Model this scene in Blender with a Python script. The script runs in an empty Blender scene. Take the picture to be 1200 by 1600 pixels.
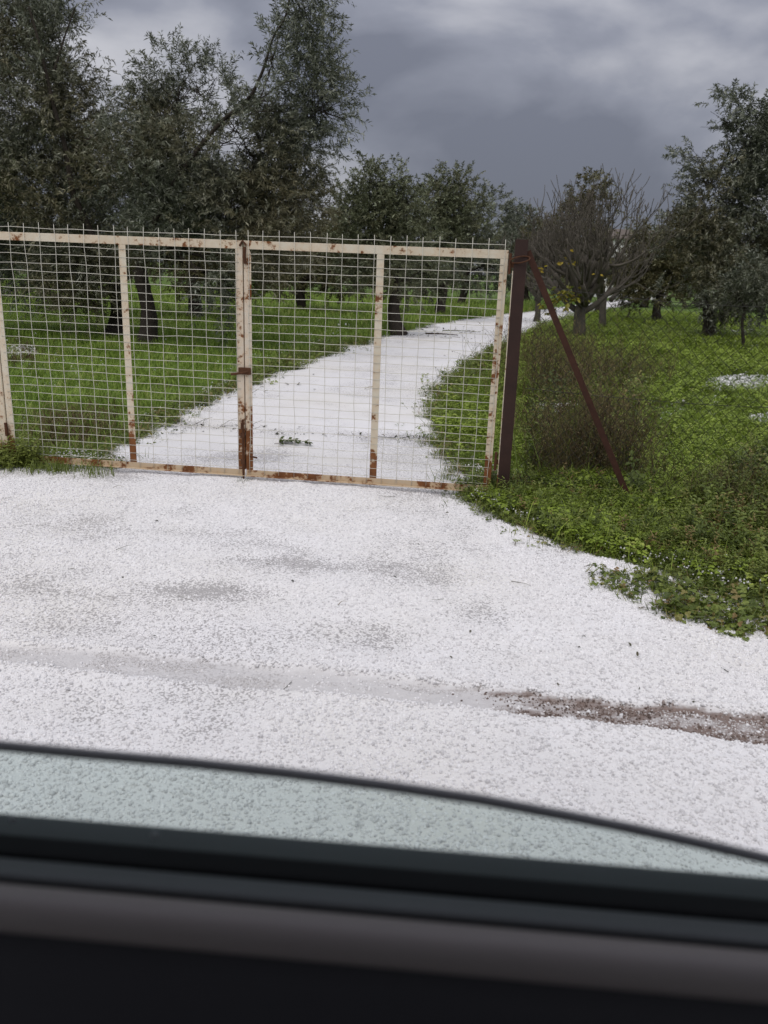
import bpy, math, random
import numpy as np
from mathutils import Matrix, Vector

random.seed(7)
rng = np.random.default_rng(7)
scene = bpy.context.scene
C = scene.collection

# ------------------------------------------------------------------ camera
F, H = 1250.0, 1.40                       # focal length for a 1600 px tall frame, eye height inside the car
PITCH, ROLL = 0.2944, 0.0397
FW = np.array([0, math.cos(PITCH), -math.sin(PITCH)])
_up = np.array([0, math.sin(PITCH), math.cos(PITCH)])
_rt = np.array([1.0, 0, 0])
RT = math.cos(ROLL) * _rt + math.sin(ROLL) * _up
UP = -math.sin(ROLL) * _rt + math.cos(ROLL) * _up
EYE = np.array([0, 0, H])
cam_data = bpy.data.cameras.new('camera')
cam = bpy.data.objects.new('camera', cam_data)
C.objects.link(cam)
cam.matrix_world = Matrix(((RT[0], UP[0], -FW[0], 0), (RT[1], UP[1], -FW[1], 0), (RT[2], UP[2], -FW[2], H), (0, 0, 0, 1)))
cam_data.sensor_fit = 'VERTICAL'
cam_data.sensor_height = 34.6
cam_data.lens = F / 1600 * 34.6
cam_data.clip_start = 0.02
cam_data.clip_end = 2000
cam_data.dof.use_dof = True
cam_data.dof.focus_distance = 4.4
cam_data.dof.aperture_fstop = 4.6
scene.camera = cam

# ------------------------------------------------------------------ world, sun, exposure
SUN_EL, SUN_AZ = math.radians(62), math.radians(200)      # soft light from high behind the car
world = bpy.data.worlds.new('World')
scene.world = world
world.use_nodes = True
wn, wl = world.node_tree.nodes, world.node_tree.links
wn.clear()
def wnode(t, **k):
    n = wn.new(t)
    for a, v in k.items(): setattr(n, a, v)
    return n
def wmath(op, a, b=None, c=None):
    n = wnode('ShaderNodeMath', operation=op)
    for i, v in enumerate((a, b, c)):
        if v is None: continue
        if isinstance(v, (int, float)): n.inputs[i].default_value = v
        else: wl.new(v, n.inputs[i])
    return n.outputs[0]
wout = wnode('ShaderNodeOutputWorld')
bg = wnode('ShaderNodeBackground')
bg.inputs['Strength'].default_value = 0.1
wl.new(bg.outputs[0], wout.inputs[0])
tc = wnode('ShaderNodeTexCoord')
sep = wnode('ShaderNodeSeparateXYZ'); wl.new(tc.outputs['Generated'], sep.inputs[0])
zc = wmath('MAXIMUM', sep.outputs[2], 0.0)
mp = wnode('ShaderNodeMapping'); wl.new(tc.outputs['Generated'], mp.inputs[0])
mp.inputs['Location'].default_value = (2.0, 0.9, 2.8)
mp.inputs['Scale'].default_value = (1.0, 1.0, 1.7)
nz = wnode('ShaderNodeTexNoise'); wl.new(mp.outputs[0], nz.inputs['Vector'])
nz.inputs['Scale'].default_value = 3.2; nz.inputs['Detail'].default_value = 7; nz.inputs['Roughness'].default_value = 0.46
nz.inputs['Distortion'].default_value = 0.3
ramp = wnode('ShaderNodeValToRGB'); wl.new(nz.outputs[0], ramp.inputs[0])
cr = ramp.color_ramp
cr.elements[0].position = 0.41; cr.elements[0].color = (0.150, 0.160, 0.200, 1)
cr.elements[1].position = 0.64; cr.elements[1].color = (0.46, 0.462, 0.495, 1)
e = cr.elements.new(0.50); e.color = (0.225, 0.236, 0.283, 1)
# an overcast sky is brighter overhead than at the horizon, all round
grad = wmath('MULTIPLY_ADD', zc, 1.55, 0.82)
clouds = wnode('ShaderNodeVectorMath', operation='SCALE'); wl.new(ramp.outputs[0], clouds.inputs[0])
wl.new(wmath('MULTIPLY', grad, 8.6), clouds.inputs['Scale'])
sky = wnode('ShaderNodeTexSky', sky_type='NISHITA')
sky.sun_disc = False; sky.sun_elevation = SUN_EL; sky.sun_rotation = SUN_AZ; sky.altitude = 50
skys = wnode('ShaderNodeVectorMath', operation='SCALE'); wl.new(sky.outputs[0], skys.inputs[0]); skys.inputs['Scale'].default_value = 0.03
addn = wnode('ShaderNodeVectorMath', operation='ADD'); wl.new(clouds.outputs[0], addn.inputs[0]); wl.new(skys.outputs[0], addn.inputs[1])
wl.new(addn.outputs[0], bg.inputs['Color'])

sun_data = bpy.data.lights.new('sun', 'SUN')
sun_data.energy = 1.5
sun_data.angle = math.radians(70)
sun_data.color = (1.0, 0.945, 0.905)
sun = bpy.data.objects.new('sun', sun_data)
C.objects.link(sun)
_sd = Vector((math.sin(SUN_AZ) * math.cos(SUN_EL), math.cos(SUN_AZ) * math.cos(SUN_EL), math.sin(SUN_EL)))
sun.rotation_euler = _sd.to_track_quat('Z', 'Y').to_euler()
sun.location = (0, -3, 12)

vs = scene.view_settings
vs.view_transform = 'Standard'
vs.look = 'None'
vs.gamma = 1
vs.use_curve_mapping = False
vs.exposure = 0.32

# ------------------------------------------------------------------ geometry helpers
def ray(px, py):
    d = FW * F + RT * (px - 600) + UP * (800 - py)
    return d
def G(px, py, z=0.0):                      # the place on the ground seen at a pixel
    d = ray(px, py); t = (z - H) / d[2]
    return EYE + d * t
def A(px, py, Y):                          # the place at distance Y seen at a pixel
    d = ray(px, py); return EYE + d * (Y / d[1])

def vnoise(p, seed=0):
    """value noise, p (...,2 or 3) -> 0..1"""
    p = np.asarray(p, float)
    i = np.floor(p).astype(np.int64); f = p - i
    f = f * f * (3 - 2 * f)
    D = p.shape[-1]
    out = 0
    for c in range(2 ** D):
        w = 1.0; h = np.full(p.shape[:-1], seed * 7919 + 101, np.int64)
        for k in range(D):
            b = (c >> k) & 1
            w = w * (f[..., k] if b else 1 - f[..., k])
            h = h * 6364136 + (i[..., k] + b) * (374761393 + 668265 * k)
            h = (h ^ (h >> 13)) & 0x7fffffff
        h = (h * 1274126177) & 0x7fffffff
        h = h ^ (h >> 16)
        out = out + w * ((h & 0xffff) / 65535.0)
    return out
def fbm(p, scale=1.0, octv=4, seed=0):
    p = np.asarray(p, float) * scale
    s = 0; a = 0.5; t = 0
    for o in range(octv):
        s = s + a * vnoise(p + 17.3 * o, seed + o); t += a; a *= 0.5; p = p * 2.03
    return s / t
def sstep(a, b, x):
    t = np.clip((x - a) / (b - a), 0, 1); return t * t * (3 - 2 * t)

def mesh_np(name, V, Fc, mats=(), smooth=False, attrs=None, mat_idx=None):
    """V (n,3); Fc (m,k) int array or a list of faces"""
    me = bpy.data.meshes.new(name)
    V = np.asarray(V, np.float32)
    if isinstance(Fc, np.ndarray):
        m, k = Fc.shape
        me.vertices.add(len(V)); me.vertices.foreach_set('co', V.ravel())
        me.loops.add(m * k); me.loops.foreach_set('vertex_index', Fc.astype(np.int32).ravel())
        me.polygons.add(m)
        me.polygons.foreach_set('loop_start', np.arange(0, m * k, k, dtype=np.int32))
        me.update(calc_edges=True)
    else:
        me.from_pydata([tuple(v) for v in V.tolist()], [], Fc); me.update()
    for m_ in mats: me.materials.append(m_)
    if smooth: me.polygons.foreach_set('use_smooth', np.ones(len(me.polygons), bool))
    if mat_idx is not None: me.polygons.foreach_set('material_index', np.asarray(mat_idx, np.int32))
    for n, (kind, arr) in (attrs or {}).items():
        a = me.attributes.new(n, kind, 'POINT')
        if kind == 'FLOAT_VECTOR': a.data.foreach_set('vector', np.asarray(arr, np.float32).ravel())
        else: a.data.foreach_set('value', np.asarray(arr, np.int32 if kind == 'INT' else np.float32))
    me.update()
    return me
def obj(name, me, parent=None):
    o = bpy.data.objects.new(name, me); C.objects.link(o)
    if parent is not None: o.parent = parent
    return o
def tag(o, label=None, cat=None, group=None, kind=None):
    if label: o['label'] = label
    if cat: o['category'] = cat
    if group: o['group'] = group
    if kind: o['kind'] = kind
    return o
def empty(name, loc, rz=0.0):
    o = bpy.data.objects.new(name, None); C.objects.link(o)
    o.location = loc; o.rotation_euler = (0, 0, rz); o.empty_display_size = 0.1
    return o

class MB:
    """collects simple shapes into one mesh"""
    def __init__(s): s.v = []; s.f = []
    def add(s, V, Fc):
        n = len(s.v); s.v += [tuple(map(float, x)) for x in V]; s.f += [tuple(n + i for i in f) for f in Fc]
    def box(s, x0, x1, y0, y1, z0, z1, bev=0.0):
        if bev <= 0:
            s.add([(x0,y0,z0),(x1,y0,z0),(x1,y1,z0),(x0,y1,z0),(x0,y0,z1),(x1,y0,z1),(x1,y1,z1),(x0,y1,z1)],
                  [(0,3,2,1),(4,5,6,7),(0,1,5,4),(1,2,6,5),(2,3,7,6),(3,0,4,7)])
            return
        import bmesh
        bm = bmesh.new(); bmesh.ops.create_cube(bm, size=1)
        for v in bm.verts: v.co = Vector(((x0+x1)/2 + v.co.x*(x1-x0), (y0+y1)/2 + v.co.y*(y1-y0), (z0+z1)/2 + v.co.z*(z1-z0)))
        bmesh.ops.bevel(bm, geom=bm.edges[:], offset=bev, segments=1, affect='EDGES')
        bm.verts.index_update()
        s.add([v.co[:] for v in bm.verts], [[v.index for v in f.verts] for f in bm.faces]); bm.free()
    def tube(s, P, R, n=6, cap=True):
        P = np.asarray(P, float); k = len(P); R = np.broadcast_to(np.asarray(R, float), (k,))
        T = np.gradient(P, axis=0); T /= np.linalg.norm(T, axis=1)[:, None] + 1e-9
        ref = np.array([0, 0, 1.0]) if abs(T[0][2]) < 0.9 else np.array([1.0, 0, 0])
        ring = []
        for i in range(k):
            a = np.cross(T[i], ref); a /= np.linalg.norm(a) + 1e-9; b = np.cross(T[i], a); ref = np.cross(a, T[i]); 
            ang = np.arange(n) * 2 * math.pi / n
            ring.append(P[i] + R[i] * (np.cos(ang)[:, None] * a + np.sin(ang)[:, None] * b))
        V = np.concatenate(ring)
        Fc = [(i*n+j, i*n+(j+1) % n, (i+1)*n+(j+1) % n, (i+1)*n+j) for i in range(k-1) for j in range(n)]
        if cap: Fc += [tuple(range(n))[::-1], tuple((k-1)*n+j for j in range(n))]
        s.add(V, Fc)
    def build(s, name, mat, parent=None, smooth=False):
        me = mesh_np(name, np.array(s.v), s.f, [mat], smooth)
        return obj(name, me, parent)
    def mesh(s, name, mat, smooth=False): return mesh_np(name, np.array(s.v), s.f, [mat], smooth)

def curve3(p0, p1, p2, p3, n):
    t = np.linspace(0, 1, n)[:, None]
    return (1-t)**3*p0 + 3*(1-t)**2*t*p1 + 3*(1-t)*t*t*p2 + t**3*p3

# ------------------------------------------------------------------ materials
class Mat:
    def __init__(s, name, rough=0.6, spec=0.3):
        s.m = bpy.data.materials.new(name); s.m.use_nodes = True
        s.n, s.l = s.m.node_tree.nodes, s.m.node_tree.links
        s.b = s.n['Principled BSDF']
        s.b.inputs['Roughness'].default_value = rough
        s.b.inputs['Specular IOR Level'].default_value = spec
    def node(s, t, **k):
        n = s.n.new(t)
        for a, v in k.items(): setattr(n, a, v)
        return n
    def set(s, sock, v):
        i = s.b.inputs[sock]
        if hasattr(v, 'is_output'): s.l.new(v, i)
        elif isinstance(v, tuple) and len(v) == 3: i.default_value = (*v, 1)
        else: i.default_value = v
    def plug(s, v, i):
        if hasattr(v, 'is_output'): s.l.new(v, i)
        elif isinstance(v, tuple) and len(v) == 3 and i.type == 'RGBA': i.default_value = (*v, 1)
        else: i.default_value = v
    def coord(s, which='Object'): return s.node('ShaderNodeTexCoord').outputs[which]
    def noise(s, vec, scale, detail=4, rough=0.55, dist=0.0):
        n = s.node('ShaderNodeTexNoise'); s.l.new(vec, n.inputs['Vector'])
        n.inputs['Scale'].default_value = scale; n.inputs['Detail'].default_value = detail
        n.inputs['Roughness'].default_value = rough; n.inputs['Distortion'].default_value = dist
        return n.outputs[0]
    def voro(s, vec, scale, out='Distance', feature='F1'):
        n = s.node('ShaderNodeTexVoronoi', feature=feature); s.l.new(vec, n.inputs['Vector']); n.inputs['Scale'].default_value = scale
        return n.outputs[out]
    def ramp(s, fac, stops):
        n = s.node('ShaderNodeValToRGB'); s.l.new(fac, n.inputs[0]); r = n.color_ramp
        while len(r.elements) < len(stops): r.elements.new(0.5)
        for e, (p, c) in zip(r.elements, stops):
            e.position = p; e.color = (*c, 1) if isinstance(c, tuple) else (c, c, c, 1)
        return n.outputs[0]
    def mix(s, fac, a, b, blend='MIX'):
        n = s.node('ShaderNodeMix', data_type='RGBA', blend_type=blend)
        s.plug(fac, n.inputs[0]); s.plug(a, n.inputs[6]); s.plug(b, n.inputs[7])
        return n.outputs[2]
    def math(s, op, a, b=0.0, c=None, clamp=False):
        n = s.node('ShaderNodeMath', operation=op); n.use_clamp = clamp
        s.plug(a, n.inputs[0]); s.plug(b, n.inputs[1])
        if c is not None: s.plug(c, n.inputs[2])
        return n.outputs[0]
    def attr(s, name, kind='GEOMETRY'):
        n = s.node('ShaderNodeAttribute', attribute_name=name, attribute_type=kind); return n.outputs['Fac']
    def bump(s, h, strength=0.5, dist=0.01):
        n = s.node('ShaderNodeBump'); s.l.new(h, n.inputs['Height'])
        n.inputs['Strength'].default_value = strength; n.inputs['Distance'].default_value = dist
        s.l.new(n.outputs[0], s.b.inputs['Normal'])
    def rand(s): return s.node('ShaderNodeObjectInfo').outputs['Random']

def plain(name, col, rough=0.6, spec=0.3, var=0.25, scale=8):
    m = Mat(name, rough, spec); v = m.coord()
    n = m.noise(v, scale, 5)
    m.set('Base Color', m.mix(n, tuple(c * (1 - var) for c in col), tuple(min(1, c * (1 + var)) for c in col)))
    return m.m

# painted iron with rust
def painted_iron(name, paint, rust_lo, low_z=0.30, amount=0.0):
    m = Mat(name, 0.55, 0.3); v = m.coord()
    n1 = m.noise(v, 7, 7, 0.65); n2 = m.noise(v, 38, 4, 0.6); n3 = m.noise(v, 2.2, 3)
    sx = m.node('ShaderNodeSeparateXYZ'); m.l.new(v, sx.inputs[0])
    low = m.node('ShaderNodeMapRange'); low.inputs[1].default_value = low_z; low.inputs[2].default_value = 0.0
    low.inputs[3].default_value = 0.0; low.inputs[4].default_value = 0.24; m.l.new(sx.outputs[2], low.inputs[0])
    f = m.math('ADD', m.math('ADD', m.math('MULTIPLY', n1, 0.75), m.math('MULTIPLY', n2, 0.25)), m.math('ADD', low.outputs[0], m.math('MULTIPLY', n3, 0.25)))
    f = m.math('ADD', f, amount)
    mask = m.ramp(f, [(rust_lo, 0.0), (rust_lo + 0.05, 1.0)])
    halo = m.ramp(f, [(rust_lo - 0.14, 0.0), (rust_lo + 0.03, 1.0)])
    rust = m.mix(m.noise(v, 16, 5, 0.7), (0.045, 0.020, 0.012), (0.30, 0.115, 0.035))
    stained = m.mix(m.math('MULTIPLY', halo, 0.42), m.mix(n2, tuple(c * 0.85 for c in paint), paint), (0.52, 0.33, 0.16))
    m.set('Base Color', m.mix(mask, stained, rust))
    m.set('Roughness', m.math('MULTIPLY_ADD', mask, 0.35, 0.5))
    m.bump(m.math('ADD', n2, m.math('MULTIPLY', mask, -0.6)), 0.35, 0.004)
    return m.m
M = {}
M['cream'] = painted_iron('cream_paint_rusting', (0.68, 0.625, 0.50), 0.672)
M['cream_bottom'] = painted_iron('cream_paint_heavy_rust', (0.56, 0.46, 0.33), 0.735, 5.0, -0.125)
M['cream_rust'] = painted_iron('rust_stained_stile', (0.68, 0.61, 0.50), 0.685, 0.55, 0.02)
M['wire'] = plain('galvanised_wire', (0.60, 0.58, 0.50), 0.5, 0.4, 0.25, 20)
m = Mat('brown_oxide_iron', 0.62, 0.3); v = m.coord()
n1 = m.noise(v, 9, 6, 0.6); n2 = m.noise(v, 60, 3)
m.set('Base Color', m.mix(n1, (0.014, 0.0078, 0.0068), (0.056, 0.026, 0.019)))
m.bump(n2, 0.25, 0.003); M['brown'] = m.m
m = Mat('brown_iron_rusting', 0.75, 0.2); v = m.coord()
m.set('Base Color', m.mix(m.noise(v, 22, 6, 0.7), (0.018, 0.010, 0.009), (0.085, 0.036, 0.022)))
m.bump(m.noise(v, 70, 3), 0.3, 0.003); M['brown_rust'] = m.m
m = Mat('rusty_iron', 0.8, 0.2); v = m.coord()
m.set('Base Color', m.mix(m.noise(v, 30, 6, 0.65), (0.035, 0.018, 0.012), (0.13, 0.055, 0.025)))
m.bump(m.noise(v, 90, 3), 0.4, 0.003); M['rust'] = m.m
M['fence_wire'] = plain('weathered_fence_wire', (0.035, 0.033, 0.028), 0.6, 0.3, 0.4, 30)

# ground under everything
m = Mat('field_soil_and_grass', 0.9, 0.1); v = m.coord()
n1 = m.noise(v, 0.35, 5); n2 = m.noise(v, 7, 6, 0.65); n3 = m.noise(v, 1.4, 5, 0.6); n4 = m.noise(v, 30, 3)
g = m.mix(n2, (0.045, 0.080, 0.014), (0.120, 0.190, 0.032))
soil = m.mix(n4, (0.035, 0.026, 0.018), (0.085, 0.065, 0.045))
base = m.mix(m.ramp(n3, [(0.56, 0.0), (0.68, 1.0)]), g, soil)
hailm = m.math('MULTIPLY', m.ramp(n1, [(0.50, 0.0), (0.66, 1.0)]), m.ramp(m.noise(v, 11, 6, 0.7), [(0.56, 0.0), (0.62, 1.0)]))
m.set('Base Color', m.mix(hailm, base, (0.72, 0.71, 0.73)))
m.bump(n2, 0.8, 0.04); M['field'] = m.m
# gravel track under the hail
m = Mat('wet_gravel', 0.6, 0.4); v = m.coord()
n1 = m.noise(v, 5, 5); vo = m.voro(v, 70, 'Color')
m.set('Base Color', m.mix(n1, m.mix(0.35, (0.05, 0.047, 0.045), vo, 'MULTIPLY'), (0.13, 0.105, 0.09)))
m.bump(m.voro(v, 70), 0.6, 0.006); M['gravel'] = m.m
# hail sheet: packed hailstones, dark gravel showing where it is thin, brown mud in the tyre rut
m = Mat('packed_hail', 0.55, 0.3); v = m.coord()
cov = m.attr('cov'); mud = m.attr('mud'); slush = m.attr('slush')
d1 = m.voro(v, 105); n1 = m.noise(v, 55, 4, 0.6); n2 = m.noise(v, 3.0, 5)
n5 = m.noise(v, 170, 2)
gap = m.math('ADD', m.math('MULTIPLY', d1, 0.55), m.math('MULTIPLY', n1, 0.75))       # big where two stones part
thr = m.math('MULTIPLY_ADD', cov, 0.52, 0.36)
gapm = m.math('MULTIPLY', m.math('SUBTRACT', gap, thr), 7.0, clamp=True)
white = m.mix(m.ramp(m.noise(v, 0.8, 4), [(0.42, 0.0), (0.62, 1.0)]), m.mix(n2, (0.70, 0.69, 0.69), (0.80, 0.79, 0.79)), m.mix(n2, (0.68, 0.66, 0.63), (0.78, 0.765, 0.74)))
dark = m.mix(n5, (0.13, 0.12, 0.118), (0.36, 0.34, 0.335))
c = m.mix(m.math('MULTIPLY', gapm, 0.72), white, dark)
sl = m.mix(m.math('MULTIPLY', mud, 0.6), m.mix(m.noise(v, 24, 5, 0.7), (0.38, 0.365, 0.36), (0.64, 0.625, 0.62)), (0.36, 0.30, 0.275))
c = m.mix(slush, c, sl)
smap = m.node('ShaderNodeMapping'); smap.inputs['Rotation'].default_value = (0, 0, 0.10); smap.inputs['Scale'].default_value = (0.22, 1.0, 1.0); m.l.new(v, smap.inputs[0])
nm = m.noise(smap.outputs[0], 46, 5, 0.75); nf = m.noise(v, 90, 3, 0.7)
mudm = m.ramp(m.math('ADD', mud, m.math('ADD', m.math('MULTIPLY', m.math('SUBTRACT', nm, 0.5), 1.3), m.math('MULTIPLY', m.math('SUBTRACT', nf, 0.5), 0.8))), [(0.22, 0.0), (0.5, 0.55), (0.85, 0.95)])
c = m.mix(m.math('MULTIPLY', mudm, m.math('MULTIPLY', mud, 4.0, clamp=True)), c, m.mix(nf, (0.060, 0.038, 0.030), (0.28, 0.205, 0.17)))
m.set('Base Color', c)
m.set('Roughness', m.math('MULTIPLY_ADD', slush, -0.2, 0.55))
m.bump(m.math('ADD', m.math('MULTIPLY', d1, -0.8), m.math('MULTIPLY', n5, 0.5)), 0.5, 0.006); M['hail'] = m.m
m = Mat('hailstone', 0.42, 0.4)
r = m.rand()
m.set('Base Color', m.ramp(r, [(0.0, (0.55, 0.54, 0.545)), (0.3, (0.70, 0.69, 0.69)), (1.0, (0.84, 0.83, 0.83))])); M['stone'] = m.m

m = Mat('mud_grit', 0.6, 0.35); m.set('Base Color', m.ramp(m.rand(), [(0.0, (0.075, 0.050, 0.040)), (0.5, (0.15, 0.108, 0.088)), (0.8, (0.29, 0.24, 0.215)), (1.0, (0.52, 0.49, 0.48))])); M['grit'] = m.m
m = Mat('slushy_hail', 0.3, 0.4); m.set('Base Color', m.ramp(m.rand(), [(0.0, (0.42, 0.40, 0.39)), (1.0, (0.68, 0.665, 0.66))])); M['slushy'] = m.m
def leafmat(name, stops, rough=0.55, spec=0.25, attr=None, trans=0.0, warm=0.0):
    m = Mat(name, rough, spec)
    f = m.attr(attr) if attr else m.rand()
    col = m.ramp(f, stops)
    if warm: col = m.mix(m.math('MULTIPLY', m.attr('warm'), warm), col, m.ramp(f, [(0.0, (0.050, 0.044, 0.020)), (0.5, (0.125, 0.105, 0.048)), (1.0, (0.27, 0.25, 0.15))]))
    m.set('Base Color', col)
    if trans > 0:
        tb = m.node('ShaderNodeBsdfTranslucent'); m.l.new(col, tb.inputs[0])
        mx = m.node('ShaderNodeMixShader'); mx.inputs[0].default_value = trans
        m.l.new(m.b.outputs[0], mx.inputs[1]); m.l.new(tb.outputs[0], mx.inputs[2])
        m.l.new(mx.outputs[0], m.n['Material Output'].inputs[0])
    return m.m
M['olive_leaf'] = leafmat('olive_leaf', [(0.0, (0.046, 0.055, 0.034)), (0.45, (0.105, 0.118, 0.078)), (0.8, (0.18, 0.195, 0.145)), (1.0, (0.38, 0.40, 0.33))], 0.5, 0.35, 'tint', 0.12, 0.8)
M['olive_leaf_warm'] = leafmat('olive_leaf_brownish', [(0.0, (0.048, 0.044, 0.020)), (0.5, (0.115, 0.105, 0.045)), (0.85, (0.17, 0.16, 0.075)), (1.0, (0.27, 0.27, 0.17))], 0.55, 0.3, 'tint', 0.12)
M['olive_leaf_fresh'] = leafmat('olive_leaf_fresh', [(0.0, (0.045, 0.060, 0.022)), (0.5, (0.118, 0.128, 0.068)), (0.85, (0.185, 0.195, 0.115)), (1.0, (0.30, 0.34, 0.22))], 0.5, 0.35, 'tint', 0.15, 0.7)
M['bark'] = (lambda m: (m.set('Base Color', m.mix(m.noise(m.coord(), 14, 6, 0.65), (0.018, 0.015, 0.012), (0.075, 0.062, 0.050))), m.bump(m.noise(m.coord(), 22, 5, 0.7), 0.9, 0.03), m.m)[-1])(Mat('olive_bark', 0.9, 0.15))
M['fig_bark'] = plain('fig_bark', (0.095, 0.084, 0.068), 0.85, 0.15, 0.45, 5)
M['fig_leaf'] = leafmat('yellowing_leaf', [(0.0, (0.10, 0.13, 0.02)), (0.5, (0.30, 0.26, 0.03)), (1.0, (0.42, 0.30, 0.03))], 0.5, 0.3, 'tint', 0.2)
M['grass'] = leafmat('grass_blade', [(0.0, (0.095, 0.150, 0.018)), (0.5, (0.18, 0.28, 0.036)), (0.9, (0.27, 0.37, 0.060)), (1.0, (0.38, 0.35, 0.14))], 0.5, 0.3, None, 0.2)
M['clover'] = leafmat('clover_leaf', [(0.0, (0.095, 0.140, 0.014)), (0.5, (0.205, 0.280, 0.030)), (0.9, (0.27, 0.36, 0.050)), (1.0, (0.34, 0.40, 0.08))], 0.5, 0.3, None, 0.2)
M['weed'] = leafmat('weed_leaf', [(0.0, (0.055, 0.078, 0.012)), (0.45, (0.115, 0.155, 0.024)), (0.85, (0.20, 0.245, 0.05)), (1.0, (0.22, 0.14, 0.06))], 0.45, 0.35, None, 0.2)
M['dry'] = leafmat('dry_stalk', [(0.0, (0.045, 0.030, 0.018)), (0.45, (0.11, 0.080, 0.042)), (0.7, (0.19, 0.15, 0.08)), (1.0, (0.10, 0.13, 0.03))], 0.8, 0.15, None, 0.05)
M['litter'] = leafmat('fallen_leaf', [(0.0, (0.025, 0.024, 0.016)), (0.6, (0.055, 0.060, 0.030)), (1.0, (0.10, 0.085, 0.05))], 0.6, 0.2)
M['deadgrass'] = leafmat('withered_grass', [(0.0, (0.060, 0.040, 0.020)), (0.6, (0.12, 0.085, 0.045)), (1.0, (0.19, 0.15, 0.075))], 0.7, 0.15, None, 0.1)

# ------------------------------------------------------------------ the ground plan
GX, GY, GA = -0.9373, 5.2099, -0.1078            # gate: meeting point of the leaves and its direction
GU = np.array([math.cos(GA), math.sin(GA), 0]); GN = np.array([-math.sin(GA), math.cos(GA), 0])   # along, away from the road
def gate_pt(s, d=0.0, z=0.0): return np.array([GX, GY, z]) + GU * s + GN * d
def gate_y(x): return GY + (x - GX) * math.tan(GA)

def poly_fn(px):                                  # pixels of an edge on the ground -> x as a function of y
    P = np.array([G(*q)[:2] for q in px]); P = P[np.argsort(P[:, 1])]
    return lambda y: np.interp(y, P[:, 1], P[:, 0])
path_l = poly_fn([(150, 722), (240, 664), (300, 630), (370, 603), (520, 547), (620, 520), (700, 503), (790, 491), (860, 483), (930, 474), (985, 466)])
path_r = poly_fn([(735, 756), (697, 700), (680, 655), (700, 612), (730, 585), (790, 545), (850, 508), (900, 492), (945, 482), (990, 471)])
verge = poly_fn([(715, 770), (760, 792), (830, 822), (880, 848), (930, 866), (1000, 882), (1060, 896), (1110, 914), (1200, 938), (1400, 990)])
def yx_fn(px):
    P = np.array([G(*q)[:2] for q in px]); P = P[np.argsort(P[:, 0])]
    def f(x):
        x = np.asarray(x, float); y = np.interp(x, P[:, 0], P[:, 1])
        s0 = (P[1, 1]-P[0, 1])/(P[1, 0]-P[0, 0]); s1 = (P[-1, 1]-P[-2, 1])/(P[-1, 0]-P[-2, 0])
        y = np.where(x < P[0, 0], P[0, 1] + s0*(x-P[0, 0]), y)
        return np.where(x > P[-1, 0], P[-1, 1] + s1*(x-P[-1, 0]), y)
    return f
rut_far = yx_fn([(0, 1008), (250, 1027), (450, 1048), (700, 1078), (850, 1093), (1200, 1126)])
rut_near = yx_fn([(0, 1038), (250, 1062), (450, 1084), (780, 1122), (1000, 1147), (1200, 1172)])

def hail_margin(x, y):
    """signed distance (roughly, metres) inside the hail-covered ground"""
    gy = gate_y(x) + 0.06
    front = np.where(y < gy, np.minimum(verge(y) - x, (gy - y) + 0.25), -9)
    inpath = np.minimum(path_r(y) - x, x - path_l(y)) * np.where(y > 9, 0.7, 1.0)
    back = np.where(y >= gy - 0.05, np.minimum(inpath, 58 - y), -9)
    n = fbm(np.stack([x, y], -1), 2.2, 4, 3) - 0.5
    n2 = fbm(np.stack([x, y], -1), 9.0, 3, 8) - 0.5
    k = np.where(y > gate_y(x), 1.7, 1.0)
    return np.maximum(front, back) + (n * 0.30 + n2 * 0.16) * k
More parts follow.
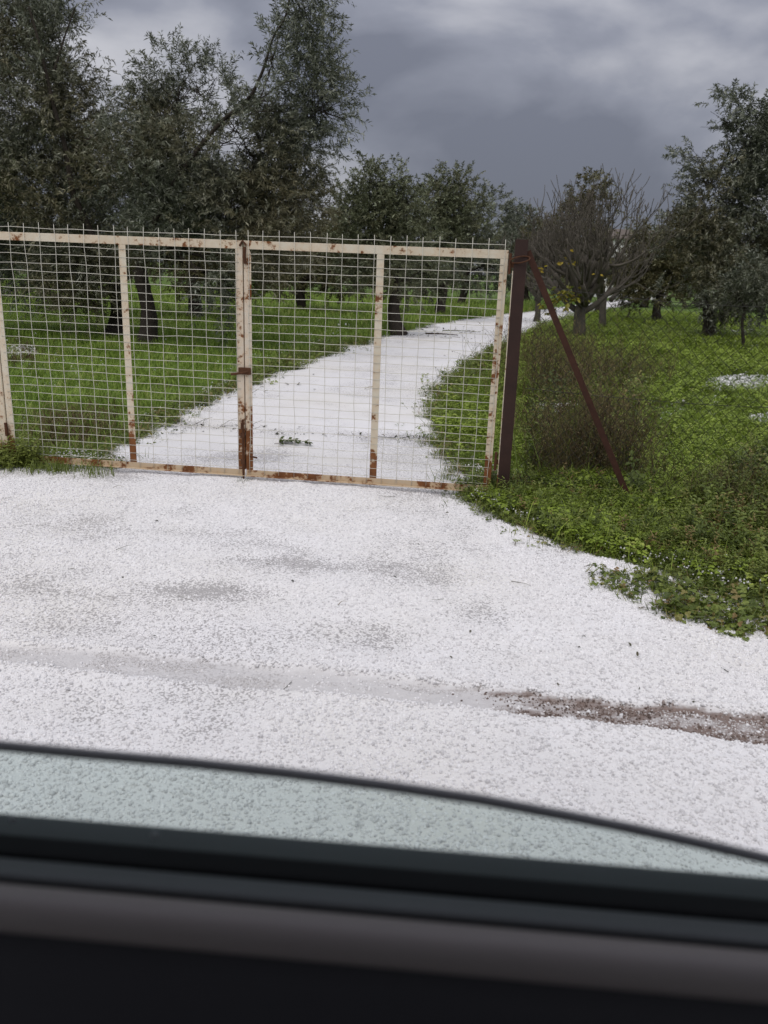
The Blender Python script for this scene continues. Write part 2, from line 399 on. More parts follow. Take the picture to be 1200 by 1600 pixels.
# hollows where the hail lies thin: (px, py, radius along, radius across, depth)
DIPS = [(330, 925, .22, .06, .9), (270, 918, .28, .05, .55), (90, 922, .30, .05, .45), (480, 886, .40, .07, .75), (560, 890, .25, .07, .55), (380, 862, .25, .08, .5),
        (300, 835, .30, .08, .5), (640, 905, .3, .08, .45), (750, 960, .14, .10, .6), (60, 815, .3, .06, .3), (370, 718, .30, .10, .65), (300, 728, .4, .08, .4),
        (150, 905, .4, .08, .4), (300, 668, .5, .07, .55), (640, 686, .45, .06, .7), (430, 680, .4, .06, .35), (560, 1010, .5, .1, .3), (640, 770, .5, .05, .35), (200, 748, .6, .05, .35)]
DW = [(G(a, b)[:2], c, d, e) for a, b, c, d, e in DIPS]
def hail_fields(x, y):
    m_ = hail_margin(x, y)
    cov = sstep(-0.06, 0.20, m_)
    P = np.stack([x, y], -1)
    big = fbm(P, 1.1, 4, 21); mid = fbm(P, 4.5, 3, 31)
    dip = np.zeros_like(x)
    for (c, a, b, e) in DW:
        b2 = b * max(1.0, c[1] / 4.0) * 2.1
        wob = (mid - 0.5) * 0.25
        q = ((x - c[0] + wob) / (a * 1.5)) ** 2 + ((y - c[1] + wob * 0.5) / b2) ** 2
        dip = np.maximum(dip, e * np.exp(-q))
    cov = cov * (1 - 0.95 * dip) * (0.66 + 0.40 * sstep(0.34, 0.62, big)) * (0.76 + 0.30 * sstep(.36, .62, mid))
    rf, rn = rut_far(x), rut_near(x)
    t = (y - rn) / np.maximum(rf - rn, 0.02)
    jn = (fbm(P, 14, 3, 44) - 0.5) * 0.25
    inr = sstep(-0.06, 0.10, t + jn) * (1 - sstep(0.90, 1.06, t + jn))
    right = sstep(0.15, 1.6, x)
    edge = np.exp(-((t + jn - 0.04) / 0.12) ** 2) + 0.85 * np.exp(-((t + jn - 0.93) / 0.10) ** 2)
    streak = fbm(np.stack([x * 1.6, t * 6 + x * 2], -1), 3.0, 4, 55)
    mud = inr * np.clip(edge * sstep(0.10, 0.60, x) * 1.25 * sstep(.2, .5, fbm(P, 9, 3, 57)) + sstep(.1, .9, x) * (.30 + .5 * sstep(0.34, 0.60, streak)), 0, 1)
    slush = inr * (0.68 + 0.28 * sstep(0.0, 1.0, x))
    z = 0.004 + 0.016 * cov + 0.030 * (big - 0.5) + 0.012 * (mid - 0.5) - 0.016 * inr + 0.007 * np.exp(-((t - 1.15) / .12) ** 2) + 0.006 * np.exp(-((t + .15) / .12) ** 2)
    far = sstep(7, 12, y)
    z = np.maximum(z * (1 - 0.4 * far), -0.003)
    return m_, np.clip(cov, 0, 1), mud, slush, z, inr

# ground: one sheet to the horizon
ext = 700.0
me = mesh_np('ground', [(-ext, -ext, -.016), (ext, -ext, -.016), (ext, ext, -.016), (-ext, ext, -.016)], np.array([[0, 1, 2, 3]]), [M['field']])
tag(obj('ground', me), kind='structure')
# the gravel track
ys = np.concatenate([np.arange(-6, 5.2, 0.4), np.arange(5.2, 12, 0.4), np.arange(12, 60, 2.0)])
V = []; 
for y in ys:
    if y < 5.2: V += [(-14, y, -.010), (min(verge(max(y, 2.6)) + .05, 14) if y > 2.6 else 14, y, -.010)]
    else: V += [(path_l(y) - .03, y, -.010), (path_r(y) + .03, y, -.010)]
Fq = np.array([[2*i, 2*i+1, 2*i+3, 2*i+2] for i in range(len(ys) - 1)])
tag(obj('gravel_track', mesh_np('gravel_track', V, Fq, [M['gravel']])), kind='structure')

# the sheet of packed hail over it
def hail_sheet(name, xs, ys, label):
    X, Y = np.meshgrid(xs, ys)
    mg, cov, mud, slush, Z, _ = hail_fields(X, Y)
    nx, ny = len(xs), len(ys)
    idx = np.arange(nx * ny).reshape(ny, nx)
    q = np.stack([idx[:-1, :-1], idx[:-1, 1:], idx[1:, 1:], idx[1:, :-1]], -1).reshape(-1, 4)
    keep = (mg.ravel()[q] > -0.04).any(1)
    q = q[keep]
    use = np.zeros(nx * ny, bool); use[q.ravel()] = True
    new = np.cumsum(use) - 1
    Zr = np.where(mg < 0.02, np.minimum(Z, 0.000), Z)
    Vv = np.stack([X, Y, Zr], -1).reshape(-1, 3)[use]
    me = mesh_np(name, Vv, new[q], [M['hail']], True, {'cov': ('FLOAT', cov.ravel()[use]), 'mud': ('FLOAT', mud.ravel()[use]), 'slush': ('FLOAT', slush.ravel()[use])})
    return obj(name, me)
xs_n = np.concatenate([np.arange(-9, -3.2, 0.10), np.arange(-3.2, 3.4, 0.024), np.arange(3.4, 8, 0.10)])
ys_n = np.concatenate([np.arange(-5, 0.9, 0.15), np.arange(0.9, 5.6, 0.022)])
h1 = hail_sheet('packed_hail', xs_n, ys_n, '')
tag(h1, 'white packed hail covering the road and the gateway in front of the gate', 'hail', kind='stuff')
h2 = hail_sheet('packed_hail', np.concatenate([np.arange(-4.2, 3, 0.05), np.arange(3, 19, 0.09)]), np.concatenate([np.arange(5.578, 9, 0.05), np.arange(9, 20, 0.12), np.arange(20, 60, 0.35)]), '')
tag(h2, 'white hail lying along the track that curves away behind the gate', 'hail', kind='stuff')

# ------------------------------------------------------------------ scattering with geometry nodes
def gn_group(nproto):
    ng = bpy.data.node_groups.new('scatter', 'GeometryNodeTree')
    ng.interface.new_socket('Geometry', in_out='INPUT', socket_type='NodeSocketGeometry')
    ng.interface.new_socket('Geometry', in_out='OUTPUT', socket_type='NodeSocketGeometry')
    N, L = ng.nodes, ng.links
    gi, go = N.new('NodeGroupInput'), N.new('NodeGroupOutput')
    def na(name, dt):
        n = N.new('GeometryNodeInputNamedAttribute'); n.data_type = dt; n.inputs['Name'].default_value = name
        return n.outputs[0]
    pr = na('pr', 'INT')
    def sep(k):
        c = N.new('FunctionNodeCompare'); c.data_type = 'INT'; c.operation = 'EQUAL'
        ii = [i for i in c.inputs if i.enabled and i.type == 'INT']
        L.new(pr, ii[0]); ii[1].default_value = k
        s = N.new('GeometryNodeSeparateGeometry'); s.domain = 'POINT'
        L.new(gi.outputs[0], s.inputs[0]); L.new(c.outputs[0], s.inputs[1]); return s.outputs[0]
    join = N.new('GeometryNodeJoinGeometry')
    for k in range(nproto):
        t = N.new('GeometryNodeGeometryToInstance'); L.new(sep(k), t.inputs[0]); L.new(t.outputs[0], join.inputs[0])
    iop = N.new('GeometryNodeInstanceOnPoints')
    L.new(sep(-1), iop.inputs['Points']); L.new(join.outputs[0], iop.inputs['Instance'])
    iop.inputs['Pick Instance'].default_value = True
    L.new(na('pid', 'INT'), iop.inputs['Instance Index'])
    e2r = N.new('FunctionNodeEulerToRotation'); L.new(na('rot', 'FLOAT_VECTOR'), e2r.inputs[0])
    L.new(e2r.outputs[0], iop.inputs['Rotation']); L.new(na('scl', 'FLOAT'), iop.inputs['Scale'])
    L.new(iop.outputs[0], go.inputs[0])
    return ng
GNG = {}
def scatter(name, protos, mats, P, rot, scl, pid=None, smooth=False, parent=None):
    """protos: list of (V, faces[, material index per face])"""
    V, Fc, mi, pr = [], [], [], []
    for k, pt in enumerate(protos):
        n = len(V); V += [tuple(map(float, q)) for q in pt[0]]; Fc += [tuple(n + i for i in f) for f in pt[1]]
        mi += list(pt[2]) if len(pt) > 2 else [0] * len(pt[1]); pr += [k] * len(pt[0])
    n0, n = len(V), len(P)
    me = bpy.data.meshes.new(name); me.from_pydata(V, [], Fc)
    for m_ in mats: me.materials.append(m_)
    me.polygons.foreach_set('material_index', np.array(mi, np.int32))
    if smooth: me.polygons.foreach_set('use_smooth', np.ones(len(Fc), bool))
    me.vertices.add(n)
    co = np.concatenate([np.array(V), np.asarray(P)]).astype(np.float32); me.vertices.foreach_set('co', co.ravel())
    def at(nm, kind, arr, key='value'):
        a = me.attributes.new(nm, kind, 'POINT'); a.data.foreach_set(key, arr.ravel())
    at('pr', 'INT', np.concatenate([np.array(pr), -np.ones(n)]).astype(np.int32))
    if pid is None: pid = rng.integers(0, len(protos), n)
    at('pid', 'INT', np.concatenate([np.zeros(n0), pid]).astype(np.int32))
    at('scl', 'FLOAT', np.concatenate([np.ones(n0), scl]).astype(np.float32))
    at('rot', 'FLOAT_VECTOR', np.concatenate([np.zeros((n0, 3)), rot]).astype(np.float32), 'vector')
    me.update()
    o = obj(name, me, parent)
    if len(protos) not in GNG: GNG[len(protos)] = gn_group(len(protos))
    md = o.modifiers.new('scatter', 'NODES'); md.node_group = GNG[len(protos)]
    return o
def spin(n, tilt=0.15):
    return np.stack([rng.normal(0, tilt, n), rng.normal(0, tilt, n), rng.uniform(0, 2 * math.pi, n)], -1)

# hailstones lying loose on the sheet
import bmesh
def ico(seed, sub=2, jit=0.12):
    bm = bmesh.new(); bmesh.ops.create_icosphere(bm, subdivisions=sub, radius=1.0)
    r_ = np.random.default_rng(seed)
    for v in bm.verts: v.co *= 1 + r_.normal(0, jit)
    bm.verts.index_update()
    out = ([v.co[:] for v in bm.verts], [tuple(v.index for v in f.verts) for f in bm.faces]); bm.free()
    return out
def hail_points(n, y0, y1, k=0.52, pad=0.8, power=1.0):
    y = np.sqrt(rng.uniform((y0 + pad/k) ** 2, (y1 + pad/k) ** 2, n)) - pad/k
    x = rng.uniform(-1, 1, n) * (k * y + pad)
    mg, cov, mud, slush, z, inr = hail_fields(x, y)
    edge = sstep(-0.55, 0.0, mg)
    p = np.where(mg > 0, np.clip(cov, 0, 1) ** power, 0.30 * edge ** 2) * (1 - 0.88 * inr) * (1 - np.clip(mud, 0, 1))
    ok = rng.uniform(0, 1, n) < p
    return x[ok], y[ok], z[ok], mg[ok]
x, y, z, mg = hail_points(300000, 1.15, 5.7, power=2.2)
r_ = np.clip(rng.lognormal(math.log(0.0042), 0.24, len(x)), 0.0022, 0.0085)
zz = np.where(mg > 0.0, z, rng.uniform(-.004, .075, len(x))) + r_ * rng.uniform(-0.8, 0.35, len(x))
o = scatter('hailstones', [ico(1), ico(2), ico(3)], [M['stone']], np.stack([x, y, zz], -1), spin(len(x), 1.0), r_, smooth=True)
tag(o, 'loose round white hailstones strewn over the road', 'hailstones', kind='stuff')

# clods, grit and half melted stones pressed into the rut
n = 26000; x = rng.uniform(-1.6, 2.9, n); t = rng.uniform(-.12, 1.12, n); y = rut_near(x) + t * (rut_far(x) - rut_near(x))
_, cov, mud, slush, z, inr = hail_fields(x, y)
ok = rng.uniform(0, 1, n) < np.clip(mud * 1.3 * sstep(.15, .8, x) * sstep(.30, .62, fbm(np.stack([x * .5, y * 1.0], -1), 9, 3, 91)), 0, 1); xm, ym, zm = x[ok], y[ok], z[ok]
rm = np.clip(rng.lognormal(math.log(.0027), .35, len(xm)), .0015, .009)
o = scatter('rut_grit', [ico(11, 1, .25), ico(12, 1, .25), ico(13, 1, .25)], [M['grit']], np.stack([xm, ym, zm + rm * .1], -1), spin(len(xm), 1), rm)
tag(o, 'brown mud and grit pressed into the tyre rut at the right', 'mud', kind='stuff')
ok = rng.uniform(0, 1, n) < inr * .55 * sstep(.42, .6, fbm(np.stack([x * .35, y], -1), 12, 3, 93)); xm, ym, zm = x[ok], y[ok], z[ok]; rm = rng.uniform(.002, .0042, len(xm))
o = scatter('crushed_hail', [ico(14, 1, .3), ico(15, 1, .3)], [M['slushy']], np.stack([xm, ym, zm - rm * .2], -1), spin(len(xm), 1), rm, smooth=True)
tag(o, 'grey crushed hail in the tyre rut across the road', 'hail', kind='stuff')

# ------------------------------------------------------------------ the gate
TOPZ, BOTZ = 1.512, 0.060
RAIL, STILE, T = 0.050, 0.046, 0.004
def angle_v(mb, x0, x1, z0, z1, ret, chamfer=0.0):     # upright angle iron: face plate + leg behind at x0 or x1
    if chamfer > 0:
        mb.add([(x0, -T, z0), (x1, -T, z0), (x1, -T, z1 - chamfer), (x1 - chamfer * .35, -T, z1), (x0, -T, z1),
                (x0, 0, z0), (x1, 0, z0), (x1, 0, z1 - chamfer), (x1 - chamfer * .35, 0, z1), (x0, 0, z1)],
               [(0, 1, 2, 3, 4), (9, 8, 7, 6, 5), (0, 5, 6, 1), (1, 6, 7, 2), (2, 7, 8, 3), (3, 8, 9, 4), (4, 9, 5, 0)])
    else: mb.box(x0, x1, -T, 0, z0, z1, .0012)
    if ret < 0: mb.box(x0, x0 + T, 0.0004, 0.036, z0, z1)
    if ret > 0: mb.box(x1 - T, x1, 0.0004, 0.036, z0, z1)
WIRE_R = 0.0017
def wire_mesh(name, P0, P1, bows, r=WIRE_R, seed=0, knots=0):
    mb = MB(); n = 13; t = np.linspace(0, 1, n)[:, None]
    P = np.array(P0) * (1 - t) + np.array(P1) * t
    r_ = np.random.default_rng(seed)
    off = r_.normal(0, bows, (n, 3)); off[:, 0] *= (abs(P1[0] - P0[0]) < 0.1); off[:, 2] *= (abs(P1[2] - P0[2]) < 0.1); off[:, 1] *= 0.5
    mb.tube(P + off, r, 5)
    return mb.mesh(name, M['wire'], True)
def gate_leaf(x0, x1, xm, label, right):
    g = empty('gate_leaf', gate_pt(0), GA)
    tag(g, label, 'gate', 'two leaves of the mesh gate')
    zt0, zt1 = TOPZ - RAIL / 2, TOPZ + RAIL / 2
    zb0, zb1 = BOTZ - 0.020, BOTZ + 0.020
    mb = MB()                                              # top rail
    mb.box(x0, x1, -T, 0, zt0, zt1, .0012); mb.box(x0, x1, 0.0004, 0.036, zt1 - T, zt1)
    mb.build('top_rail', M['cream'], g)
    mb = MB(); mb.box(x0, x1, -T, 0, zb0, zb1, .0012); mb.box(x0, x1, -0.030, -T - .0004, zb0, zb0 + T)
    mb.build('bottom_rail', M['cream_bottom'], g)
    e = 0.0006
    inner = (x0, x0 + STILE) if right else (x1 - STILE, x1)
    outer = (x1 - STILE, x1) if right else (x0, x0 + STILE)
    mb = MB(); angle_v(mb, inner[0], inner[1], zb1 + e, zt0 - e + (0.0 if right else 0), -1 if right else 1, 0.03 if right else 0)
    mb.build('stile', M['cream_rust'], g)
    mb = MB(); angle_v(mb, outer[0], outer[1], zb1 + e, zt0 - e, 1 if right else -1); mb.build('stile', M['cream'], g)
    mb = MB(); angle_v(mb, xm - STILE / 2, xm + STILE / 2, zb1 + e, zt0 - e, 0); mb.box(xm - T / 2, xm + T / 2, .0004, .030, zb1 + .01, zt0 - .01)
    mb.build('stile', M['cream'], g)
    # welded mesh on the road side of the frame: every wire is a piece
    yv = -T - WIRE_R - 0.0004
    vm = [wire_mesh('mesh_wire', (0, yv - 2 * WIRE_R, zb1 - 0.03), (0, yv - 2 * WIRE_R, TOPZ + 0.085), 0.0026, seed=50 + k + 10 * right) for k in range(4)]
    hx0, hx1 = x0 + 0.024, x1 - 0.022
    hm = [wire_mesh('mesh_wire', (hx0, yv, 0), (hx1, yv, 0), 0.0022, seed=80 + k + 10 * right) for k in range(5)]
    n = int((hx1 - hx0) / 0.0985)
    for k in range(n + 1):
        o = obj('mesh_wire', vm[k % 4], g); o.location = (hx1 - 0.02 - k * 0.0985 if not right else hx0 + 0.005 + k * 0.0985, 0, random.uniform(-.006, .006))
        o.rotation_euler = (0, random.gauss(0, 0.0012), 0)
    zz_ = TOPZ + 0.053
    k = 0
    while zz_ > zb1 + 0.01:
        if not (zt0 + .004 < zz_ < zt1 - .002):
            o = obj('mesh_wire', hm[k % 5], g); o.location = (0, 0, zz_); o.rotation_euler = (0, random.gauss(0, 0.0009), 0)
        zz_ -= 0.0525; k += 1
    return g
gl = gate_leaf(-1.672, -0.004, -0.784, 'left leaf of the cream rusty mesh gate, touching the left edge of the picture', False)
gr_ = gate_leaf(0.004, 1.630, 0.860, 'right leaf of the cream rusty mesh gate, beside the brown post', True)
# latch, drop bolt and pull on the leaves
mb = MB(); mb.box(-0.036, 0.046, -0.022, -0.010, 0.715, 0.760, .003); mb.tube([(-0.085, -0.018, 0.712), (-0.03, -0.020, 0.722), (0.03, -0.020, 0.735)], 0.008, 8)
mb.box(-0.030, -0.012, -0.010, -T, 0.722, 0.752)
mb.build('latch', M['rust'], gl)
mb = MB(); mb.tube([(-0.012, -0.018, 0.42), (-0.012, -0.018, -0.012)], 0.007, 8); mb.tube([(-0.012, -0.018, 0.40), (-0.012, -0.045, 0.40), (-0.012, -0.050, 0.36)], 0.006, 6)
for zc_ in (0.12, 0.30): mb.box(-0.028, 0.0, -0.026, -0.008, zc_, zc_ + 0.03)
mb.build('drop_bolt', M['rust'], gl)
mb = MB(); mb.tube([(0.030, -0.006, 0.175), (0.085, -0.030, 0.172)], 0.006, 8); mb.build('bolt', M['rust'], gr_)
mb = MB(); mb.tube([(0.0 + 0.012, -0.012, 1.50), (0.010, -0.014, 1.44), (0.016, -0.014, 1.40)], 0.010, 8); mb.tube([(-.02, -.008, 1.505), (0.0, -.014, 1.535), (0.022, -.012, 1.51)], 0.007, 8)
mb.build('clasp', M['rust'], gr_)

# right post with its raking brace
PB = gate_pt(1.714, 0.0)
pe = empty('gate_post', tuple(PB), GA)
tag(pe, 'dark red-brown steel gate post with a slanting brace, right of the gate', 'post')
mb = MB(); w = 0.037; lean = -0.012; zt = 1.60
def leaning(mb, x0, x1, y0, y1, z0, z1, l):
    mb.add([(x0, y0, z0), (x1, y0, z0), (x1, y1, z0), (x0, y1, z0), (x0 + l, y0, z1), (x1 + l, y0, z1), (x1 + l, y1, z1), (x0 + l, y1, z1)],
           [(0, 3, 2, 1), (4, 5, 6, 7), (0, 1, 5, 4), (1, 2, 6, 5), (2, 3, 7, 6), (3, 0, 4, 7)])
leaning(mb, -w, w, -0.030, -0.024, -0.3, zt, lean)           # a channel: web and two flanges
leaning(mb, -w, -w + .006, -0.0236, 0.034, -0.3, zt - .001, lean)
leaning(mb, w - .006, w, -0.0236, 0.034, -0.3, zt - .001, lean)
leaning(mb, -w + .0065, w - .0065, 0.020, 0.026, -0.3, zt - .002, lean)
pup = mb.build('upright', M['brown'], pe)
mb = MB(); b0 = np.array([0.026, 0.010, 1.535]); b1 = np.array([0.905, 0.02, -0.15])
dr = (b1 - b0) / np.linalg.norm(b1 - b0); nn = np.cross(dr, [0, 1, 0]); nn /= np.linalg.norm(nn)
def bar(mb, a, b, n1, n2, u0, u1, v0, v1):
    q = [a + n1*u + n2*v for u, v in ((u0, v0), (u1, v0), (u1, v1), (u0, v1))] + [b + n1*u + n2*v for u, v in ((u0, v0), (u1, v0), (u1, v1), (u0, v1))]
    mb.add(q, [(0, 3, 2, 1), (4, 5, 6, 7), (0, 1, 5, 4), (1, 2, 6, 5), (2, 3, 7, 6), (3, 0, 4, 7)])
yv_ = np.array([0, 1.0, 0])
bar(mb, b0, b1, nn, yv_, -.019, .019, -.025, -.020); bar(mb, b0, b1, nn, yv_, .014, .019, -.0196, .020)
mb.build('brace', M['brown_rust'], pe)
mb = MB(); leaning(mb, -w - .007, -w - .0015, -0.026, -0.020, 0.06, 1.42, lean * .93); mb.build('edge_strip', M['cream'], pup)
for zc_ in (1.45, 0.24):
    l_ = lean * zc_ / zt
    mb = MB(); mb.tube([(-w - .024 + l_, -.022, zc_ - .05), (-w - .024 + l_, -.022, zc_ + .07)], .009, 8)
    mb.box(-w - .024 + l_, -w + l_ - .001, -.020, -.012, zc_ - .012, zc_ + .022)
    mb.build('hinge', M['rust'], pup)
mb = MB()                                                   # loop of wire tying gate to post
th = np.linspace(0, 2 * math.pi, 15)
mb.tube(np.stack([-.004 + lean * .9 + .058 * np.cos(th), -.045 + .014 * np.sin(th * 2), 1.485 + .018 * np.sin(th) + .01 * np.cos(th)], -1), .004, 6)
mb.build('tie_wire', M['rust'], pup)

# left post, at the edge of the picture
PLb = gate_pt(-1.712, 0.02)
lp = empty('gate_post', tuple(PLb), GA)
tag(lp, 'cream square gate post at the left edge of the picture', 'post')
mb = MB(); mb.box(-.038, .034, -.03, .04, -.3, 1.57, .004); lup = mb.build('upright', M['cream'], lp)
mb = MB(); mb.box(-.042, .038, -.034, .044, 1.5705, 1.578, .002); mb.build('cap', M['cream_bottom'], lup)
for zc_ in (1.40, 0.25):
    mb = MB(); mb.tube([(.037, -.040, zc_ - .04), (.037, -.040, zc_ + .05)], .010, 8); mb.build('hinge', M['rust'], lup)

# chain-link fence to the right of the post
fe = empty('chain_link_fence', tuple(gate_pt(1.80, 0.03)), GA)
tag(fe, 'sagging dark chain-link fence running right from the brown post', 'fence')
cell = 0.066; fh = 1.36
def zig(sgn, seed):
    mb = MB(); n = int(fh / (cell / 1)) * 2; r_ = np.random.default_rng(seed)
    k = np.arange(n + 1); P = np.stack([np.where(k % 2 == 0, -1, 1) * sgn * cell * .26, np.where(k % 2 == 0, -.0028, .0028) * sgn, k * cell * .5 + .02], -1)
    P[:, 0] += r_.normal(0, .003, n + 1); P[:, 1] += .02 * np.sin(k * .12)
    mb.tube(P, .0019, 4, False); return mb.mesh('link_wire', M['fence_wire'], True)
zs = [zig(1, 3), zig(-1, 4)]
for k in range(66):
    o = obj('link_wire', zs[k % 2], fe); o.location = (0.03 + k * cell * .5, 0, random.uniform(-.006, .006) - 0.05 * math.sin(min(1, k / 40) * 2.6))
for zc_, sag in ((1.34, .07), (0.72, .04), (0.12, .02)):
    mb = MB(); t_ = np.linspace(0, 1, 16); mb.tube(np.stack([t_ * 2.33, t_ * 0 - .006, zc_ - sag * np.sin(t_ * math.pi)], -1), .0016, 5); mb.build('line_wire', M['fence_wire'], fe)
mb = MB(); mb.box(2.30, 2.35, -.03, .02, -.3, 1.55, .003); mb.build('upright', M['brown'], fe)

# ------------------------------------------------------------------ the car the picture is taken from
SZ = 1.02
s0, s1 = G(0, 1292, SZ), G(1200, 1394, SZ)
U = s1 - s0; U /= np.linalg.norm(U); N_ = np.cross([0, 0, 1.0], U); O = s0 + U * np.dot(EYE - s0, U)   # N_ points out of the car
car = empty('car', (O[0], O[1], 0), math.atan2(U[1], U[0]))
tag(car, 'dark car interior with a half lowered side window, at the bottom of the picture', 'car')
def on_plane(px, py, v_):                                  # (u, z) where the line of sight meets the upright plane v_ out from the glass
    d = ray(px, py); t = (np.dot(O - EYE, N_) + v_) / np.dot(d, N_); P = EYE + d * t
    return np.dot(P - O, U), P[2]
def zrow(py, v_): return on_plane(600, py, v_)[1]
m = Mat('car_trim_rubber', 0.75, 0.2); m.set('Base Color', (0.006, 0.006, 0.007)); M['rubber'] = m.m
m = Mat('car_trim_soft', 0.6, 0.3); v = m.coord(); m.set('Base Color', m.mix(m.noise(v, 3, 3), (0.20, 0.175, 0.170), (0.245, 0.217, 0.210))); m.bump(m.noise(v, 500, 2), 0.15, 0.001); M['trim'] = m.m
m = Mat('car_trim_dark', 0.6, 0.3); v = m.coord(); m.set('Base Color', m.mix(m.noise(v, 6, 3), (0.075, 0.080, 0.084), (0.095, 0.10, 0.105))); M['trimd'] = m.m
m = Mat('car_door_card', 0.7, 0.2); v = m.coord(); m.set('Base Color', m.mix(m.noise(v, 4, 3), (0.040, 0.039, 0.045), (0.052, 0.050, 0.056))); M['card'] = m.m
m = Mat('car_paint', 0.25, 0.5); m.set('Base Color', (0.02, 0.022, 0.026)); M['paint'] = m.m
m = Mat('car_headlining', 0.9, 0.1); m.set('Base Color', (0.10, 0.10, 0.10)); M['lining'] = m.m
m = Mat('glass_edge', 0.35, 0.5); m.set('Base Color', (0.21, 0.21, 0.225)); M['gedge'] = m.m
m = Mat('tinted_glass', 0.0, 0.5)
tb = m.node('ShaderNodeBsdfTransparent'); tb.inputs[0].default_value = (0.835, 0.885, 0.872, 1)
gb = m.node('ShaderNodeBsdfGlossy'); gb.inputs['Roughness'].default_value = 0.02
fr = m.node('ShaderNodeLayerWeight'); frf = m.math('MULTIPLY_ADD', m.math('POWER', fr.outputs['Facing'], 5.0), 0.9, 0.04)
mx = m.node('ShaderNodeMixShader'); m.l.new(m.math('MULTIPLY', frf, 0.8), mx.inputs[0]); m.l.new(tb.outputs[0], mx.inputs[1]); m.l.new(gb.outputs[0], mx.inputs[2])
m.l.new(mx.outputs[0], m.n['Material Output'].inputs[0]); M['glass'] = m.m

def extrude(profile, u0, u1, nu=2, closed=True):
    """profile of (v, z) swept along the door"""
    n = len(profile); us = np.linspace(u0, u1, nu)
    V = [(u, v_, z_) for u in us for v_, z_ in profile]
    Fq = [(i*n+j, i*n+(j+1) % n, (i+1)*n+(j+1) % n, (i+1)*n+j) for i in range(nu-1) for j in range(n if closed else n-1)]
    Fq += [tuple(range(n))[::-1], tuple((nu-1)*n+j for j in range(n))]
    return V, Fq
def strip(name, profile, mat, u0=-.95, u1=.75, smooth=False):
    mb = MB(); mb.add(*extrude(profile, u0, u1)); return mb.build(name, mat, car, smooth)
def rounded(pts, r=0.006, seg=4):
    out = []; n = len(pts)
    for i in range(n):
        a, b, c_ = (np.array(pts[(i + k) % n], float) for k in (-1, 0, 1))
        l1, l2 = np.linalg.norm(a - b), np.linalg.norm(c_ - b); rr = min(r, l1 * .45, l2 * .45)
        p, q = b + (a - b) / l1 * rr, b + (c_ - b) / l2 * rr
        for t in np.linspace(0, 1, seg): out.append(tuple((1-t)**2*p + 2*t*(1-t)*b + t*t*q))
    return out
# glass: outline follows its upper edge as seen
edge_px = [(-40, 1161), (0, 1165), (150, 1179), (300, 1192), (450, 1208), (600, 1227), (750, 1249), (900, 1277), (1000, 1297), (1100, 1319), (1200, 1342)]
ed = [on_plane(px, py, 0.0) for px, py in edge_px]
ed = [(-.95, ed[0][1] + .012), (-.6, ed[0][1] + .008)] + ed
sl_ = (ed[-1][1] - ed[-2][1]) / (ed[-1][0] - ed[-2][0])
ed += [(ed[-1][0] + .04, ed[-1][1] + sl_ * .055), (ed[-1][0] + .10, ed[-1][1] + sl_ * .17)]
gt = 0.0040; V = []; zb_ = 0.82
for u, z_ in ed: V += [(u, 0, zb_), (u, 0, z_ - .0006), (u, gt/2, z_), (u, gt, z_ - .0006), (u, gt, zb_)]
Fq = [(5*i+j, 5*i+j+1, 5*i+5+j+1, 5*i+5+j) for i in range(len(ed)-1) for j in range(4)]
me = mesh_np('window_glass', np.array(V), Fq, [M['glass']], False)
glass = obj('window_glass', me, car)
V = []                                                       # the ground upper edge of the pane, a dark bead
for u, z_ in ed: V += [(u, gt + .0006, z_ - .0042), (u, gt + .0006, z_ + .0010), (u, gt/2, z_ + .0020), (u, -.0006, z_ + .0010), (u, -.0006, z_ - .0042)]
n = 5; Fq = [(n*i+j, n*i+(j+1) % n, n*i+n+(j+1) % n, n*i+n+j) for i in range(len(ed)-1) for j in range(n)] + [tuple(range(n)), tuple(n*(len(ed)-1)+j for j in range(n))[::-1]]
obj('glass_edge', mesh_np('glass_edge', np.array(V), Fq, [M['gedge']], True), glass)
zo = zrow(1337, .016)
strip('outer_seal', rounded([(.0046, zo - .004), (.026, zo + .002), (.036, zo - .02), (.036, zo - .09), (.0046, zo - .09)], .005), M['trimd'], smooth=True)
zi = zrow(1358, -.004)
strip('inner_seal', rounded([(-.0012, zi - .001), (-.0030, zi + .001), (-.022, zrow(1386, -.022)), (-.022, zi - .09), (-.0012, zi - .09)], .004), M['rubber'], smooth=True)
za, zb2 = zrow(1388, -.0226), zrow(1421, -.050)
strip('sill_trim', rounded([(-.0226, za), (-.050, zb2), (-.052, zb2 - .05), (-.0226, zb2 - .05)], .006), M['trimd'], smooth=True)
zg = zrow(1430, -.055)
strip('groove_seal', [(-.0524, zg - .012), (-.060, zg - .012), (-.060, zg - .06), (-.0524, zg - .06)], M['rubber'])
zl0, zl1 = zrow(1434, -.0606), zrow(1480, -.085)
za_ = (zl0 + zl1) / 2 + .003
roll = [(-.074 - .011 * math.sin(t), za_ - .011 + .011 * math.cos(t)) for t in np.linspace(0, math.pi / 2, 10)]
strip('door_ledge', [(-.0606, zl0), (-.067, zl0 + .0016)] + roll + [(-.0855, za_ - .016), (-.0606, za_ - .016)], M['trim'], smooth=True)
strip('door_card', [(-.0616, za_ - .0165), (-.0857, za_ - .0165), (-.089, za_ - .04), (-.094, za_ - .09), (-.104, za_ - .20), (-.120, .45), (-.0616, .45)], M['card'], smooth=True)
strip('door_skin', rounded([(.0366, zo - .012), (.060, zo - .05), (.125, .80), (.135, .55), (.10, .30), (.06, .30), (.06, .78), (.0366, zo - .08)], .01), M['paint'], smooth=True)
m = Mat('water_drop', 0.05, 0.6); m.set('Base Color', (0.30, 0.32, 0.33)); M['drop'] = m.m
dv, df = ico(77, 2, .06)
